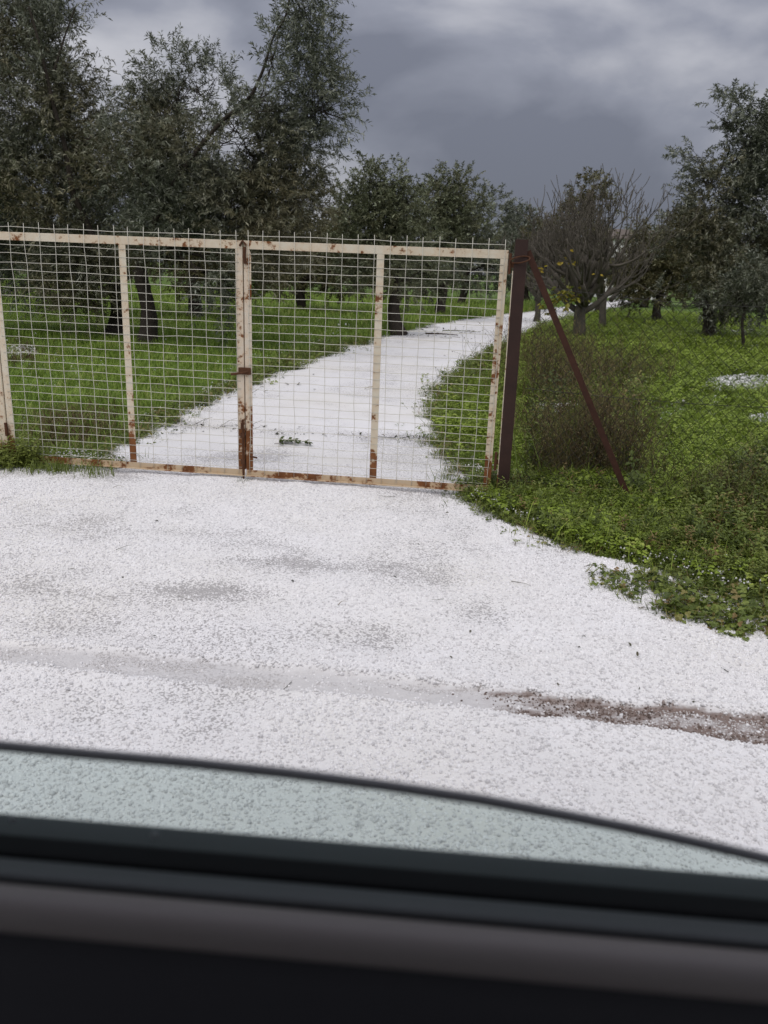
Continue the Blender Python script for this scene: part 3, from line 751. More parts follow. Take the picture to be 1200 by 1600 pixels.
drop_me = mesh_np('water_drop', np.array(dv) * [.0032, .0014, .0026], df, [M['drop']], True)
for (px, py, v_, sc) in [(20, 1279, -.0012, 1.1), (242, 1305, -.0012, 1.0), (980, 1296, .0052, .7), (560, 1290, -.0012, .5), (800, 1322, -.0012, .45)]:
    u_, z_ = on_plane(px, py, v_); o = obj('water_drop', drop_me, glass); o.location = (u_, v_, z_); o.scale = (sc,) * 3
for (px, py, v_, sc) in [(335, 1455, -.074, .8), (370, 1440, -.068, .7), (378, 1456, -.076, .6), (200, 1452, -.074, .5), (430, 1446, -.07, .8)]:
    u_, z_ = on_plane(px, py, v_); o = obj('water_drop', drop_me, car); o.location = (u_, v_, z_); o.scale = (sc, sc * 2, sc * .5)
mb = MB(); mb.box(-1.6, 1.3, -1.42, .02, 1.64, 1.69, .02); mb.build('roof', M['lining'], car)
mb = MB(); mb.box(-1.6, 1.3, -1.42, .10, .26, .32); mb.build('floor', M['card'], car)
mb = MB(); mb.box(-1.5, 1.2, -1.46, -1.40, .3205, 1.0, .01); mb.build('far_door', M['card'], car)
for u0, u1 in ((-1.12, -.96), (.90, 1.05)):
    mb = MB(); mb.add([(u0, -.06, .95), (u1, -.06, .95), (u1, .03, .95), (u0, .03, .95), (u0, -.10, 1.6395), (u1, -.10, 1.6395), (u1, -.02, 1.6395), (u0, -.02, 1.6395)],
                      [(0, 3, 2, 1), (4, 5, 6, 7), (0, 1, 5, 4), (1, 2, 6, 5), (2, 3, 7, 6), (3, 0, 4, 7)]); mb.build('pillar', M['paint'], car)

# ------------------------------------------------------------------ trees
def unit(v): return v / (np.linalg.norm(v, axis=-1, keepdims=True) + 1e-9)
def leaf_quads(base, d, L, W, droop, r_):
    """one diamond leaf per row: base point, direction, length, width"""
    n = len(base); side = unit(np.cross(d, unit(r_.normal(0, 1, (n, 3)))))
    mid = base + d * (L * 0.48)[:, None]; tip = base + d * L[:, None]; tip[:, 2] -= droop * L
    V = np.stack([base, mid + side * (W / 2)[:, None], tip, mid - side * (W / 2)[:, None]], 1).reshape(-1, 3)
    Fq = np.arange(n * 4).reshape(-1, 4)
    return V, Fq
def make_tree(name, label, base_px, Y, lobes, leaf=(0.075, 0.015), lai=3.0, mat='olive_leaf', trunk_r=0.14, fork=1.1, seed=1, group='olive trees behind the gate',
              twig=0.34, thin=0.40, nsub=14, trunks=1, bright=0.0, cat='tree', gapscale=1.3, extra=()):
    r_ = np.random.default_rng(seed)
    bx = A(base_px, 500, Y)[0]
    base = np.array([bx, Y, -0.02])
    root = empty(name, tuple(base)); tag(root, label, cat, group)
    px_m = Y / F * 1.03
    Lb = []
    for lb in lobes:
        cx, cy, rx, ry = lb[:4]; dy = lb[4] if len(lb) > 4 else 0.0; dens = lb[5] if len(lb) > 5 else 1.0
        c = A(cx, cy, Y + dy); R3 = np.array([rx * px_m, max(rx, ry) * px_m * 0.85, ry * px_m]) * 0.98; c = c - np.array([0, 0, twig * .22]); Lb.append((c, R3, dens))
    # trunk and limbs
    tb = MB(); bb = MB()
    top = np.array([bx + r_.normal(0, .08), Y, fork])
    n = 9; t = np.linspace(0, 1, n)
    P = base + (top - base) * t[:, None]; P[:, 0] += .05 * np.sin(t * 5 + seed); P[:, 1] += .04 * np.cos(t * 4 + seed)
    R = trunk_r * (1.0 + 0.55 * np.exp(-t * 7) - 0.18 * t) * (1 + r_.normal(0, .05, n))
    tb.tube(P, R, 11)
    for k in range(1, trunks):
        q = P.copy(); q[:, 0] += trunk_r * 2.0 * (1 - .2 * t) * (1 if k % 2 else -1); tb.tube(q, R * .7, 9)
    vol = np.array([np.prod(l[1]) for l in Lb]); order = np.argsort([np.linalg.norm(l[0] - top) for l in Lb])
    nodes = [P[-1], P[-2]]; nrad = [R[-1] * .8, R[-1] * .8]
    limb_ends = []
    for i in order:
        c, R3, dens = Lb[i]
        dist = [np.linalg.norm(c - q) + (0.6 if q[2] > c[2] + .2 else 0) for q in nodes]; j = int(np.argmin(dist)); s = nodes[j]
        d = c - s; L_ = np.linalg.norm(d)
        c1 = s + np.array([d[0] * .15, d[1] * .15, abs(d[2]) * .25 + .12 * L_]); c2 = s + d * .65 + r_.normal(0, .10, 3) * L_
        k = 9; Q = curve3(s, c1, c2, c, k); Q[1:-1] += r_.normal(0, .018, (k - 2, 3)) * L_ ** .5
        r0 = min(nrad[j] * .8, trunk_r * .62); Rr = np.linspace(r0, max(.008, r0 * .35), k)
        bb.tube(Q, Rr, 7, False)
        for q, rr in ((Q[4], Rr[4]), (Q[6], Rr[6]), (Q[8], Rr[8])): nodes.append(q); nrad.append(rr)
        # finer boughs through the lobe
        for q_ in range(nsub):
            dirn = unit(r_.normal(0, 1, 3) + np.array([0, 0, .45])); e_ = c + dirn * R3 * r_.uniform(.6, 1.0)
            s2 = Q[r_.integers(4, k)]; mid = (s2 + e_) / 2 + r_.normal(0, .10, 3) * np.linalg.norm(e_ - s2)
            W_ = curve3(s2, s2 * .6 + mid * .4, mid, e_, 6); bb.tube(W_, np.linspace(max(.007, r0 * .26), .0035, 6), 5, False)
    for (pxs, dy, ra, rb) in extra:
        Q = np.array([A(a, b, Y + dy) for a, b in pxs]); Q[0] = top if Q[0][2] < fork + .5 else Q[0]
        tt = np.linspace(0, len(Q) - 1, 4 * len(Q)); Q = np.stack([np.interp(tt, np.arange(len(Q)), Q[:, k]) for k in range(3)], -1)
        Q[1:-1] = (Q[:-2] + 2 * Q[1:-1] + Q[2:]) / 4; bb.tube(Q, np.linspace(ra, rb, len(Q)), 7, False)
    for mbx in (tb, bb): mbx.v = [tuple(np.array(v) - base) for v in mbx.v]
    trunk = tb.build('trunk', M['bark'], root, True)
    bb.build('limbs', M['bark'], trunk, True)
    # leafy twigs
    VS, TS, WS = [], [], []
    la = leaf[0] * leaf[1] * 0.55; per = 26
    for (c, R3, dens) in Lb:
        area = math.pi * R3[0] * R3[2]
        nt = max(6, int(area * lai * 1.32 * dens / la / per / (1 - thin * .8)))
        dirs = unit(r_.normal(0, 1, (nt, 3))); rad = r_.uniform(0, 1, nt) ** (1 / 2.4)
        p = c + dirs * R3 * rad[:, None]
        keep = fbm(p, gapscale, 3, seed) > (0.5 + (thin - .5) * .55)
        p, dirs, rad = p[keep], dirs[keep], rad[keep]; nt = len(p)
        if nt == 0: continue
        td = unit(dirs * (.45 + .5 * rad[:, None]) + np.array([0, 0, .35]) + r_.normal(0, .45, (nt, 3)))
        tl = twig * r_.uniform(.55, 1.35, nt)
        hang = r_.uniform(0, .35, nt)
        f = np.linspace(.05, 1, per)[None, :]
        base_l = p[:, None, :] + td[:, None, :] * (tl[:, None] * f)[..., None]
        base_l[..., 2] -= (hang[:, None] * tl[:, None] * f * f)
        base_l = base_l.reshape(-1, 3); nl = len(base_l)
        d = unit(np.repeat(td, per, 0) * .75 + unit(r_.normal(0, 1, (nl, 3))) * .85)
        Ls = leaf[0] * r_.uniform(.65, 1.25, nl); Ws = leaf[1] * r_.uniform(.7, 1.3, nl)
        V, _ = leaf_quads(base_l, d, Ls, Ws, .15, r_)
        tint = np.clip(np.repeat(r_.normal(.42 + bright, .16, nt), per) + r_.normal(0, .18, nl) + (r_.uniform(0, 1, nl) < .13) * .38, 0, 1)
        VS.append(V); TS.append(np.repeat(tint, 4)); WS.append(np.repeat(sstep(.46, .66, fbm(p, .55, 3, seed + 90)) * sstep(-.5, .6, (c[2] - p[:, 2]) / R3[2] + .45), per * 4))
    V = np.concatenate(VS) - base; TT = np.concatenate(TS); WW = np.concatenate(WS)
    me = mesh_np('crown', V, np.arange(len(V)).reshape(-1, 4), [M[mat]], False, {'tint': ('FLOAT', TT), 'warm': ('FLOAT', WW)})
    obj('crown', me, root)
    return root
LC = [0]
# near pair on the left
make_tree('olive_tree', 'tall dark olive tree filling the upper left corner, above the left gate leaf', 183, 14.6,
          [(30, 60, 90, 85, 0), (100, 78, 34, 64, -.3), (85, 25, 42, 45, 0), (80, 170, 85, 70, -.4), (10, 200, 80, 80, 0), (108, 228, 58, 54, -.2), (60, 290, 90, 65, -.4), (130, 345, 75, 60, -.5),
           (110, 415, 62, 52, -.6), (30, 390, 70, 70, .3), (140, 455, 38, 34, -.5), (-70, 130, 90, 140, 0), (-60, 330, 80, 90, 0)],
          (0.085, 0.017), 3.0, 'olive_leaf', .17, 1.0, 11, bright=.14, thin=.38, extra=[([(150, 380), (112, 300), (105, 240), (82, 160), (62, 70), (45, 10)], -1.0, .06, .014), ([(112, 245), (140, 215), (175, 198)], -1.1, .025, .010), ([(85, 110), (100, 60), (118, 10)], -1.0, .02, .008)])
make_tree('olive_tree', 'broad olive tree with a long limb rising right into the sky, behind the gate', 228, 13.6,
          [(280, 135, 62, 56, 0, 1.5), (235, 175, 42, 44, .2), (325, 150, 42, 50, 0, 1.5), (285, 185, 70, 50, .1), (300, 235, 80, 65, -.3), (215, 265, 80, 65, -.4), (395, 235, 70, 50, -.2, .8), (425, 190, 46, 34, -.2, .8), (488, 145, 50, 42, -.2), (355, 215, 60, 55, -.1), (190, 240, 40, 40, .3), (390, 285, 70, 55, -.2), (455, 210, 50, 45, .1, .5),
           (478, 15, 38, 52, -.2), (492, 85, 42, 48, -.2), (510, 165, 36, 34, -.1, .9), (440, 275, 60, 50, 0, .55), (360, 315, 75, 60, -.3), (265, 345, 80, 55, -.4), (420, 360, 70, 55, -.1, .9), (340, 400, 80, 50, -.3), (470, 320, 42, 55, .3, .7), (485, 230, 34, 40, .2, .45), (350, 465, 14, 36, -.2), (408, 150, 26, 24, -.9, .6), (428, 75, 16, 34, -.9, .5), (365, 195, 34, 26, -.8, .5)],
          (0.085, 0.016), 2.9, 'olive_leaf', .135, 1.25, 12, thin=.32, bright=.12, extra=[([(240, 350), (262, 300), (310, 232), (345, 190), (392, 152), (412, 108), (425, 60), (448, 24), (455, -20)], -.62, .042, .010), ([(345, 190), (400, 160), (440, 130), (480, 120)], -.6, .016, .006)])
make_tree('olive_tree', 'brownish olive tree behind the near pair, between their crowns', 300, 19.5,
          [(200, 330, 60, 60), (290, 310, 70, 60), (360, 350, 60, 60), (250, 390, 90, 50), (150, 390, 60, 50), (400, 400, 60, 40), (330, 420, 70, 35), (20, 290, 40, 50), (10, 380, 60, 60)],
          (0.10, 0.024), 2.6, 'olive_leaf_warm', .16, 1.2, 13)
# middle distance
make_tree('olive_tree', 'low olive tree above the centre of the gate, left of the thin-topped one', 470, 24,
          [(478, 335, 42, 42), (450, 375, 50, 45), (525, 335, 36, 40), (510, 390, 58, 45), (450, 425, 50, 30), (535, 425, 40, 30), (500, 315, 30, 30), (545, 370, 40, 45)], (0.11, 0.026), 2.6, 'olive_leaf_warm', .15, 1.0, 14, bright=.08)
make_tree('olive_tree', 'olive tree with thin pale shoots on top, beside the track', 622, 18.3,
          [(578, 275, 20, 34, 0, .8), (612, 292, 22, 30, 0, .8), (560, 330, 34, 40), (610, 345, 45, 42), (575, 395, 55, 45), (650, 385, 48, 48), (620, 425, 60, 32), (635, 320, 32, 36), (590, 310, 30, 36), (540, 300, 14, 26, 0, .6)], (0.095, 0.024), 2.5, 'olive_leaf_fresh', .15, 1.0, 15, bright=.10)
make_tree('olive_tree', 'rounded olive tree with a pointed top, middle of the row behind the gate', 690, 25,
          [(703, 300, 38, 40), (680, 335, 50, 46), (727, 345, 38, 46), (690, 390, 66, 50), (740, 395, 42, 48), (660, 420, 55, 34)], (0.11, 0.028), 2.7, 'olive_leaf_fresh', .15, 1.1, 16, bright=.08)
make_tree('olive_tree', 'narrow grey-green olive tree at the bend of the track, left of the bare tree', 720, 34,
          [(772, 325, 28, 36), (768, 365, 36, 44), (795, 385, 28, 40), (730, 400, 45, 44), (770, 415, 46, 32), (750, 350, 30, 40)], (0.14, 0.036), 2.7, 'olive_leaf', .17, 1.3, 17, bright=.12)
make_tree('olive_tree', 'green olive tree showing through the twigs of the bare tree', 935, 33,
          [(922, 305, 30, 32), (905, 345, 38, 38), (945, 350, 28, 40), (900, 395, 48, 40), (850, 370, 30, 34), (838, 400, 40, 36), (930, 420, 34, 24), (948, 385, 18, 34), (968, 418, 28, 18)], (0.14, 0.036), 2.5, 'olive_leaf_warm', .15, 1.3, 18, bright=.10)
# right
make_tree('olive_tree', 'large dark olive tree at the right edge, its crown reaching down to the grass', 1108, 20.5,
          [(1135, 185, 34, 44, 0, .8), (1172, 195, 30, 48, 0, .9), (1215, 215, 40, 70), (1150, 245, 56, 46), (1085, 240, 34, 15, 0, .55), (1100, 275, 34, 26, 0, .7), (1130, 310, 60, 46), (1195, 310, 55, 60), (1090, 350, 48, 36), (1165, 375, 75, 50),
           (1080, 405, 55, 42), (1140, 430, 75, 42), (1210, 410, 55, 60), (1105, 465, 48, 30), (1180, 465, 50, 30)],
          (0.10, 0.026), 2.9, 'olive_leaf', .16, .9, 19, group='olive trees on the right', bright=.12, thin=.46)
make_tree('olive_tree', 'young slim olive tree with a thin bare stem at the right edge', 1165, 17.0,
          [(1180, 430, 40, 34), (1150, 455, 26, 24), (1200, 460, 30, 28)], (0.085, 0.022), 2.4, 'olive_leaf', .035, .9, 20, group='olive trees on the right', nsub=8)
make_tree('olive_tree', 'brownish bushy olive tree between the bare tree and the large right tree', 1025, 27,
          [(1035, 385, 44, 40), (1000, 410, 34, 40), (1065, 415, 42, 40), (1020, 445, 50, 32), (1075, 345, 26, 22), (985, 435, 26, 30), (1003, 378, 16, 30)], (0.12, 0.032), 2.8, 'olive_leaf_warm', .14, 1.0, 21, group='olive trees on the right')
# far row closing the view
far = [(25, 42, 330, 70, 'far olive tree seen through the left end of the gate'), (125, 38, 350, 60, 'far olive tree between the left posts of the gate leaf'), (300, 44, 345, 70, 'far olive tree under the broad crown of the near olive'),
       (410, 40, 350, 60, 'far olive tree just right of the gate centre'), (505, 46, 345, 60, 'far olive tree behind the low centre olive'), (590, 42, 350, 55, 'far olive tree behind the thin-topped olive'), (660, 48, 345, 55, 'far olive tree behind the rounded olive'),
       (820, 46, 345, 50, 'far brownish tree left of the bare tree, above the brown post'), (880, 52, 355, 50, 'far tree closing the end of the white track'), (1005, 44, 345, 36, 'far tree low on the skyline right of the bare tree'), (1090, 48, 340, 60, 'far tree hidden behind the large right olive'), (1185, 44, 350, 60, 'far tree at the right edge behind the large olive')]
for k, (px, Y, top, wd, lab) in enumerate(far):
    hz = 421 + (px - 600) * .0397
    r_ = np.random.default_rng(300 + k); h_ = hz - top
    lobes = [(px + r_.uniform(-.6, .6) * wd, top + h_ * r_.uniform(.15, .5) + 12, wd * r_.uniform(.4, .65), h_ * r_.uniform(.35, .5)) for _ in range(4)]
    lobes += [(px + q * wd, hz - 8 + r_.uniform(-8, 8), wd * .5, 24) for q in (-.7, 0, .7)]
    if k == 9: lobes = [(1012, 372, 26, 24), (1035, 395, 30, 34), (1000, 420, 28, 24)]
    make_tree('olive_tree', lab, px, Y, lobes, (0.20, 0.06), 2.6, ('olive_leaf_warm', 'olive_leaf')[k % 2], .16, 1.4, 40 + k, group='far row of olive trees', twig=.7, nsub=4, bright=.04)

# the bare fig tree with a few yellow leaves
def fig_tree(name, label, px, Y, height, spread, seed, r0, levels=5, parent_mat='fig_bark', nb=7, group=None):
    r_ = np.random.default_rng(seed)
    bx = A(px, 500, Y)[0]; base = np.array([bx, Y, 0.0]); root = empty(name, tuple(base)); tag(root, label, 'tree', group)
    tb, bb = MB(), MB(); tips = []
    def grow(mb, p, d, L_, r, lev):
        n = 6; P = [p]; dd = d.copy()
        for i in range(n):
            dd = unit(dd + np.array([0, 0, .13 if lev > 1 else .06]) + r_.normal(0, .09, 3)); P.append(P[-1] + dd * L_ / n)
        P = np.array(P); R = np.maximum(np.linspace(r, r * .62, n + 1), .0058 * Y / 18)
        if lev == levels: R[-1] *= 1.1
        mb.tube(P, R, 7 if lev < 2 else 5, True)
        tips.append((P[-1], dd))
        if lev >= levels: return
        for k in range(int(r_.integers(2, 4)) + (1 if lev == 1 else 0)):
            i = r_.integers(3, n + 1); a = r_.uniform(0, 2 * math.pi); tilt = r_.uniform(.35, .95) * spread
            s = unit(np.cross(dd, [math.cos(a), math.sin(a), .3])); nd = unit(dd * math.cos(tilt) + s * math.sin(tilt))
            grow(bb, P[i], nd, L_ * r_.uniform(.62, .86), R[i] * .66, lev + 1)
    for k in range(nb):
        a = k * 2 * math.pi / nb + r_.uniform(-.3, .3); t = r_.uniform(.35, 1.25)
        grow(bb if k else tb, np.array([r_.normal(0, .08), r_.normal(0, .08), r_.uniform(.55, 1.0)]), unit(np.array([math.cos(a) * math.sin(t), math.sin(a) * math.sin(t), math.cos(t)])), height * .27, r0 * r_.uniform(.45, .7), 1)
    P = np.array([(0, 0, -.1), (.03, 0, .25), (0, .02, .6), (.02, 0, 1.0)]); tb.tube(P, [r0 * 1.35, r0, r0 * .9, r0 * .6], 10)
    tb.build('trunk', M[parent_mat], root, True); bb.build('branches', M[parent_mat], root, True)
    return root, base, tips
figY = 18.5
fig, fbase, tips = fig_tree('fig_tree', 'bare grey fig tree with upturned twigs and a few yellow leaves', 905, figY, 3.8, 1.0, 5, .14, 5, nb=12)
r_ = np.random.default_rng(4); V = []; T_ = []
for (px, py, n, sc) in [(895, 402, 4, .11), (880, 410, 5, .11), (838, 418, 5, .10), (935, 428, 2, .08), (880, 462, 16, .13), (868, 470, 14, .13), (900, 466, 12, .13), (890, 455, 8, .11), (856, 474, 8, .11)]:
    c = A(px, py, figY - .9)
    for _ in range(n):
        b = c + r_.normal(0, .09, 3); d = unit(np.array([r_.normal(0, .7), r_.normal(0, .7), r_.uniform(-.8, .2)]))
        for q in (-.6, 0, .6):
            dd = unit(d + q * unit(np.cross(d, [0, 0, 1.0]))); v, _ = leaf_quads(b[None], dd[None], np.array([sc]), np.array([sc * .5]), .1, r_); V.append(v); T_.append(np.full(4, np.clip(r_.normal(.75 if py < 440 else .3, .2), 0, 1)))
V = np.concatenate(V) - fbase
obj('yellow_leaves', mesh_np('yellow_leaves', V, np.arange(len(V)).reshape(-1, 4), [M['fig_leaf']], False, {'tint': ('FLOAT', np.concatenate(T_))}), fig)
mb = MB()
for (px, py) in [(895, 402), (880, 410), (838, 418), (935, 428), (880, 462), (868, 470), (900, 466)]:
    c = A(px, py, figY - .9) - fbase; s_ = np.array([.0, -.1, .75]); mb.tube(curve3(s_, s_ * .5 + c * .5 + [0, 0, .25], c + [0, .1, .1], c, 7), np.linspace(.02, .006, 7), 5)
mb.build('branches', M['fig_bark'], fig, True)
fig_tree('bare_tree', 'bare brownish tree with fine twigs, just right of the brown post', 838, 26, 3.0, .8, 9, .09, 5, nb=8)
fig_tree('bare_tree', 'small bare tree behind the fig, right of its trunk', 940, 23, 2.7, .8, 10, .10, 5, nb=7)

# a white house far behind, glimpsed between the trees
hc = A(985, 400, 62); hr = empty('house', (hc[0], hc[1], 0), -.1); tag(hr, 'small white house far away, glimpsed between the bare tree and the olive', 'house')
M['white_wall'] = plain('white_render', (0.78, 0.77, 0.76), 0.8, 0.2, .06, 2); M['tile'] = plain('roof_tile', (0.12, 0.10, 0.085), 0.8, 0.2, .2, 3); M['pane'] = plain('dark_pane', (0.03, 0.035, 0.04), 0.15, 0.5, .1, 2); M['wood'] = plain('brown_wood', (0.10, 0.06, 0.035), 0.7, 0.2, .2, 4)
mb = MB(); mb.box(-2, 3, 0, 5, -.1, 4.2); mb.build('wall', M['white_wall'], hr)
mb = MB(); mb.add([(-2.3, -.3, 4.2), (3.3, -.3, 4.2), (3.3, 5.3, 4.2), (-2.3, 5.3, 4.2), (-2.3, 2.5, 5.0), (3.3, 2.5, 5.0)], [(0, 1, 5, 4), (2, 3, 4, 5), (1, 2, 5), (3, 0, 4), (3, 2, 1, 0)]); mb.build('roof', M['tile'], hr)
mb = MB(); mb.box(.9, 1.8, -.06, -.003, 0, 2.1); mb.build('door', M['wood'], hr)
for x_ in (-1.2, 2.2): mb = MB(); mb.box(x_ - .3, x_ + .3, -.05, -.003, 1.0, 2.1); mb.build('window', M['pane'], hr)

# ------------------------------------------------------------------ low plants
def blade(V, Fc, p, a, h, lean, w, r_):
    d = np.array([math.cos(a), math.sin(a), 0]); s = np.array([-d[1], d[0], 0]) * w
    n = len(V); q = [p - s, p + s]
    for t, ww in ((.45, .8), (.8, .45)): c = p + d * lean * t * t + np.array([0, 0, h * t * (1 - .15 * t * lean / h)]); q += [c - s * ww, c + s * ww]
    q.append(p + d * lean * 1.15 + np.array([0, 0, h * (1 - .25 * min(1, lean / h))]))
    V += [tuple(v) for v in q]; Fc += [(n, n+1, n+3, n+2), (n+2, n+3, n+5, n+4), (n+4, n+5, n+6)]
def tuft(seed, nb=9, h=.11, spread=.035, w=.0022):
    r_ = np.random.default_rng(seed); V, Fc = [], []
    for _ in range(nb):
        p = np.array([r_.normal(0, spread), r_.normal(0, spread), 0]); hh = h * r_.uniform(.5, 1.3)
        blade(V, Fc, p, r_.uniform(0, 6.28), hh, hh * r_.uniform(.2, .9), w * r_.uniform(.7, 1.4), r_)
    return V, Fc
def lf(V, Fc, b, d, L_, W_, up=np.array([0, 0, 1.0]), cup=.25):
    d = unit(np.asarray(d, float)); s = unit(np.cross(d, up)); nrm = np.cross(s, d); n = len(V)
    m1, m2 = b + d * L_ * .35, b + d * L_ * .72
    V += [tuple(b), tuple(m1 + s * W_ * .5 + nrm * W_ * cup), tuple(m1), tuple(m1 - s * W_ * .5 + nrm * W_ * cup), tuple(m2 + s * W_ * .42 + nrm * W_ * cup * .6), tuple(m2), tuple(m2 - s * W_ * .42 + nrm * W_ * cup * .6), tuple(b + d * L_ - nrm * L_ * .12)]
    Fc += [(n, n+2, n+1), (n, n+3, n+2), (n+1, n+2, n+5, n+4), (n+2, n+3, n+6, n+5), (n+4, n+5, n+7), (n+5, n+6, n+7)]
def stemq(V, Fc, a, b, w):
    a, b = np.array(a, float), np.array(b, float); d = unit(b - a); s = unit(np.cross(d, [.3, .8, .5])) * w; u = np.cross(d, s); n = len(V)
    for c, k in ((a, 1.0), (b, .6)): V += [tuple(c + s * k), tuple(c - s * .5 * k + u * .87 * k), tuple(c - s * .5 * k - u * .87 * k)]
    Fc += [(n, n+1, n+4, n+3), (n+1, n+2, n+5, n+4), (n+2, n, n+3, n+5)]
def clover(seed, ns=8, h=.09, L_=.0145):
    r_ = np.random.default_rng(seed); V, Fc = [], []
    for _ in range(ns):
        a = r_.uniform(0, 6.28); e_ = np.array([math.cos(a), math.sin(a), 0]) * r_.uniform(.01, .06); e_[2] = h * r_.uniform(.45, 1.2)
        stemq(V, Fc, (e_[0] * .2, e_[1] * .2, 0), e_, .0011); a0 = r_.uniform(0, 6.28)
        for k in range(3):
            b = a0 + k * 2.09; lf(V, Fc, e_, (math.cos(b), math.sin(b), r_.uniform(-.25, .35)), L_ * r_.uniform(.8, 1.2), L_ * .95, cup=.12)
    return V, Fc
def weed(seed, h=.22, n=7, L_=.05):
    r_ = np.random.default_rng(seed); V, Fc = [], []
    for st in range(3):
        a = r_.uniform(0, 6.28); hh = h * r_.uniform(.5, 1.2); p0 = np.array([r_.normal(0, .015), r_.normal(0, .015), 0]); p1 = p0 + np.array([math.cos(a) * hh * .3, math.sin(a) * hh * .3, hh])
        stemq(V, Fc, p0, p1, .002)
        for k in range(n):
            t = (k + 1) / n; b = k * 1.57 * 1.0 + a + r_.normal(0, .2); c = p0 + (p1 - p0) * t
            for sgn in (0, math.pi): lf(V, Fc, c, (math.cos(b + sgn), math.sin(b + sgn), r_.uniform(-.1, .5)), L_ * (1.15 - .6 * t) * r_.uniform(.8, 1.2), L_ * .42 * (1.15 - .5 * t))
    return V, Fc
def stalk(seed, h=.75):
    r_ = np.random.default_rng(seed); V, Fc = [], []
    for st in range(4):
        p = np.array([r_.normal(0, .03), r_.normal(0, .03), 0]); d = unit(np.array([r_.normal(0, .16), r_.normal(0, .16), 1])); hh = h * r_.uniform(.5, 1.15); n = 6
        for i in range(n):
            q = p + d * hh / n; stemq(V, Fc, p, q, .0033 * (1 - i / n * .6)); d = unit(d + r_.normal(0, .10, 3))
            if i > 1 and r_.uniform() < .8:
                e_ = unit(d + r_.normal(0, .6, 3)) * hh * r_.uniform(.10, .28); stemq(V, Fc, q, q + e_, .0013)
                for _ in range(2): lf(V, Fc, q + e_ * r_.uniform(.3, 1), r_.normal(0, 1, 3), .018 * r_.uniform(.6, 1.4), .009)
            p = q
    return V, Fc
def inside(poly, x, y):
    r = np.zeros(len(x), bool); P = np.asarray(poly); j = len(P) - 1
    for i in range(len(P)):
        c = ((P[i, 1] > y) != (P[j, 1] > y)) & (x < (P[j, 0] - P[i, 0]) * (y - P[i, 1]) / (P[j, 1] - P[i, 1] + 1e-12) + P[i, 0]); r ^= c; j = i
    return r
def poly(px): return np.array([G(*q)[:2] for q in px])
def in_poly(px, n):
    P = poly(px); x = rng.uniform(P[:, 0].min(), P[:, 0].max(), n); y = rng.uniform(P[:, 1].min(), P[:, 1].max(), n); k = inside(P, x, y)
    return x[k], y[k]
def pts(x, y, z=-.012): return np.stack([x, y, np.full(len(x), z)], -1)

# grass of the field left of the track
def field_pts(n, y0, y1, left):
    y = np.exp(rng.uniform(math.log(y0), math.log(y1), n)); hw = .50 * y + 1.0
    if left:
        x = rng.uniform(-1, 1, n) * hw; ok = (x < path_l(y) + .05) & (y > gate_y(x) + .12)
        ok |= (y > 40) & (rng.uniform(0, 1, n) < .5) & ~((x > path_l(y)) & (x < path_r(y)) & (y < 57))
    else:
        x = rng.uniform(-1, 1, n) * hw; ok = x > np.where(y < gate_y(x) + .1, verge(y), path_r(y)) - .02
    mg = hail_margin(x, y); ok &= mg < .06
    return x[ok], y[ok]
gt_ = [tuft(k, 9, .10, .035, .0024) for k in range(4)]
x, y = field_pts(52000, 5.2, 40, True)
br = fbm(np.stack([x, y], -1), .9, 3, 61); ok = rng.uniform(0, 1, len(x)) < .35 + .9 * sstep(.35, .6, br); x, y = x[ok], y[ok]
xj, yj = x + rng.normal(0, .16, len(x)), y + rng.normal(0, .30, len(x)); brown = (inside(poly([(25, 700), (40, 650), (150, 635), (185, 655), (180, 690), (140, 705)]), xj, yj) & (rng.uniform(0, 1, len(x)) < .72)) | inside(poly([(0, 575), (0, 530), (55, 530), (75, 555), (50, 575)]), xj, yj)
xb, yb = x[brown], y[brown]; x, y = x[~brown], y[~brown]
sc = (.6 + .9 * fbm(np.stack([x, y], -1), 2.0, 3, 62)) * np.clip(y / 9, .8, 3.0)
o = scatter('field_grass', gt_, [M['grass']], pts(x, y), spin(len(x)), sc); tag(o, 'short green grass of the field left of the white track', 'grass', kind='stuff')
o = scatter('withered_grass', gt_, [M['deadgrass']], pts(xb, yb), spin(len(xb), .4), rng.uniform(.7, 1.2, len(xb))); tag(o, 'brown withered grass patch behind the left gate leaf', 'grass', kind='stuff')
# clover and weeds right of the track and along the verge
cl = [clover(k) for k in range(4)] + [tuft(9, 10, .13, .04, .0022), tuft(10, 12, .11, .05, .0018), weed(44, .10, 4, .026)]
x, y = field_pts(70000, 2.7, 36, False)
br = fbm(np.stack([x, y], -1), 1.2, 3, 71); ok = rng.uniform(0, 1, len(x)) < .25 + .9 * sstep(.30, .55, br); x, y = x[ok], y[ok]
bare = inside(poly([(1095, 612), (1105, 594), (1150, 588), (1200, 590), (1230, 600), (1200, 612)]), x, y) | inside(poly([(1160, 665), (1170, 650), (1230, 645), (1230, 668)]), x, y) | inside(poly([(820, 648), (850, 630), (900, 635), (890, 652)]), x, y)
ok = ~bare | (rng.uniform(0, 1, len(x)) < .12); x, y = x[ok], y[ok]
sc = (.7 + .9 * fbm(np.stack([x, y], -1), 1.5, 3, 72)) * np.clip(y / 9, .95, 1.7)
o = scatter('clover', cl, [M['clover']], pts(x, y), spin(len(x), .25), sc); tag(o, 'bright green clover and grass right of the track and the brown post', 'clover', kind='stuff')
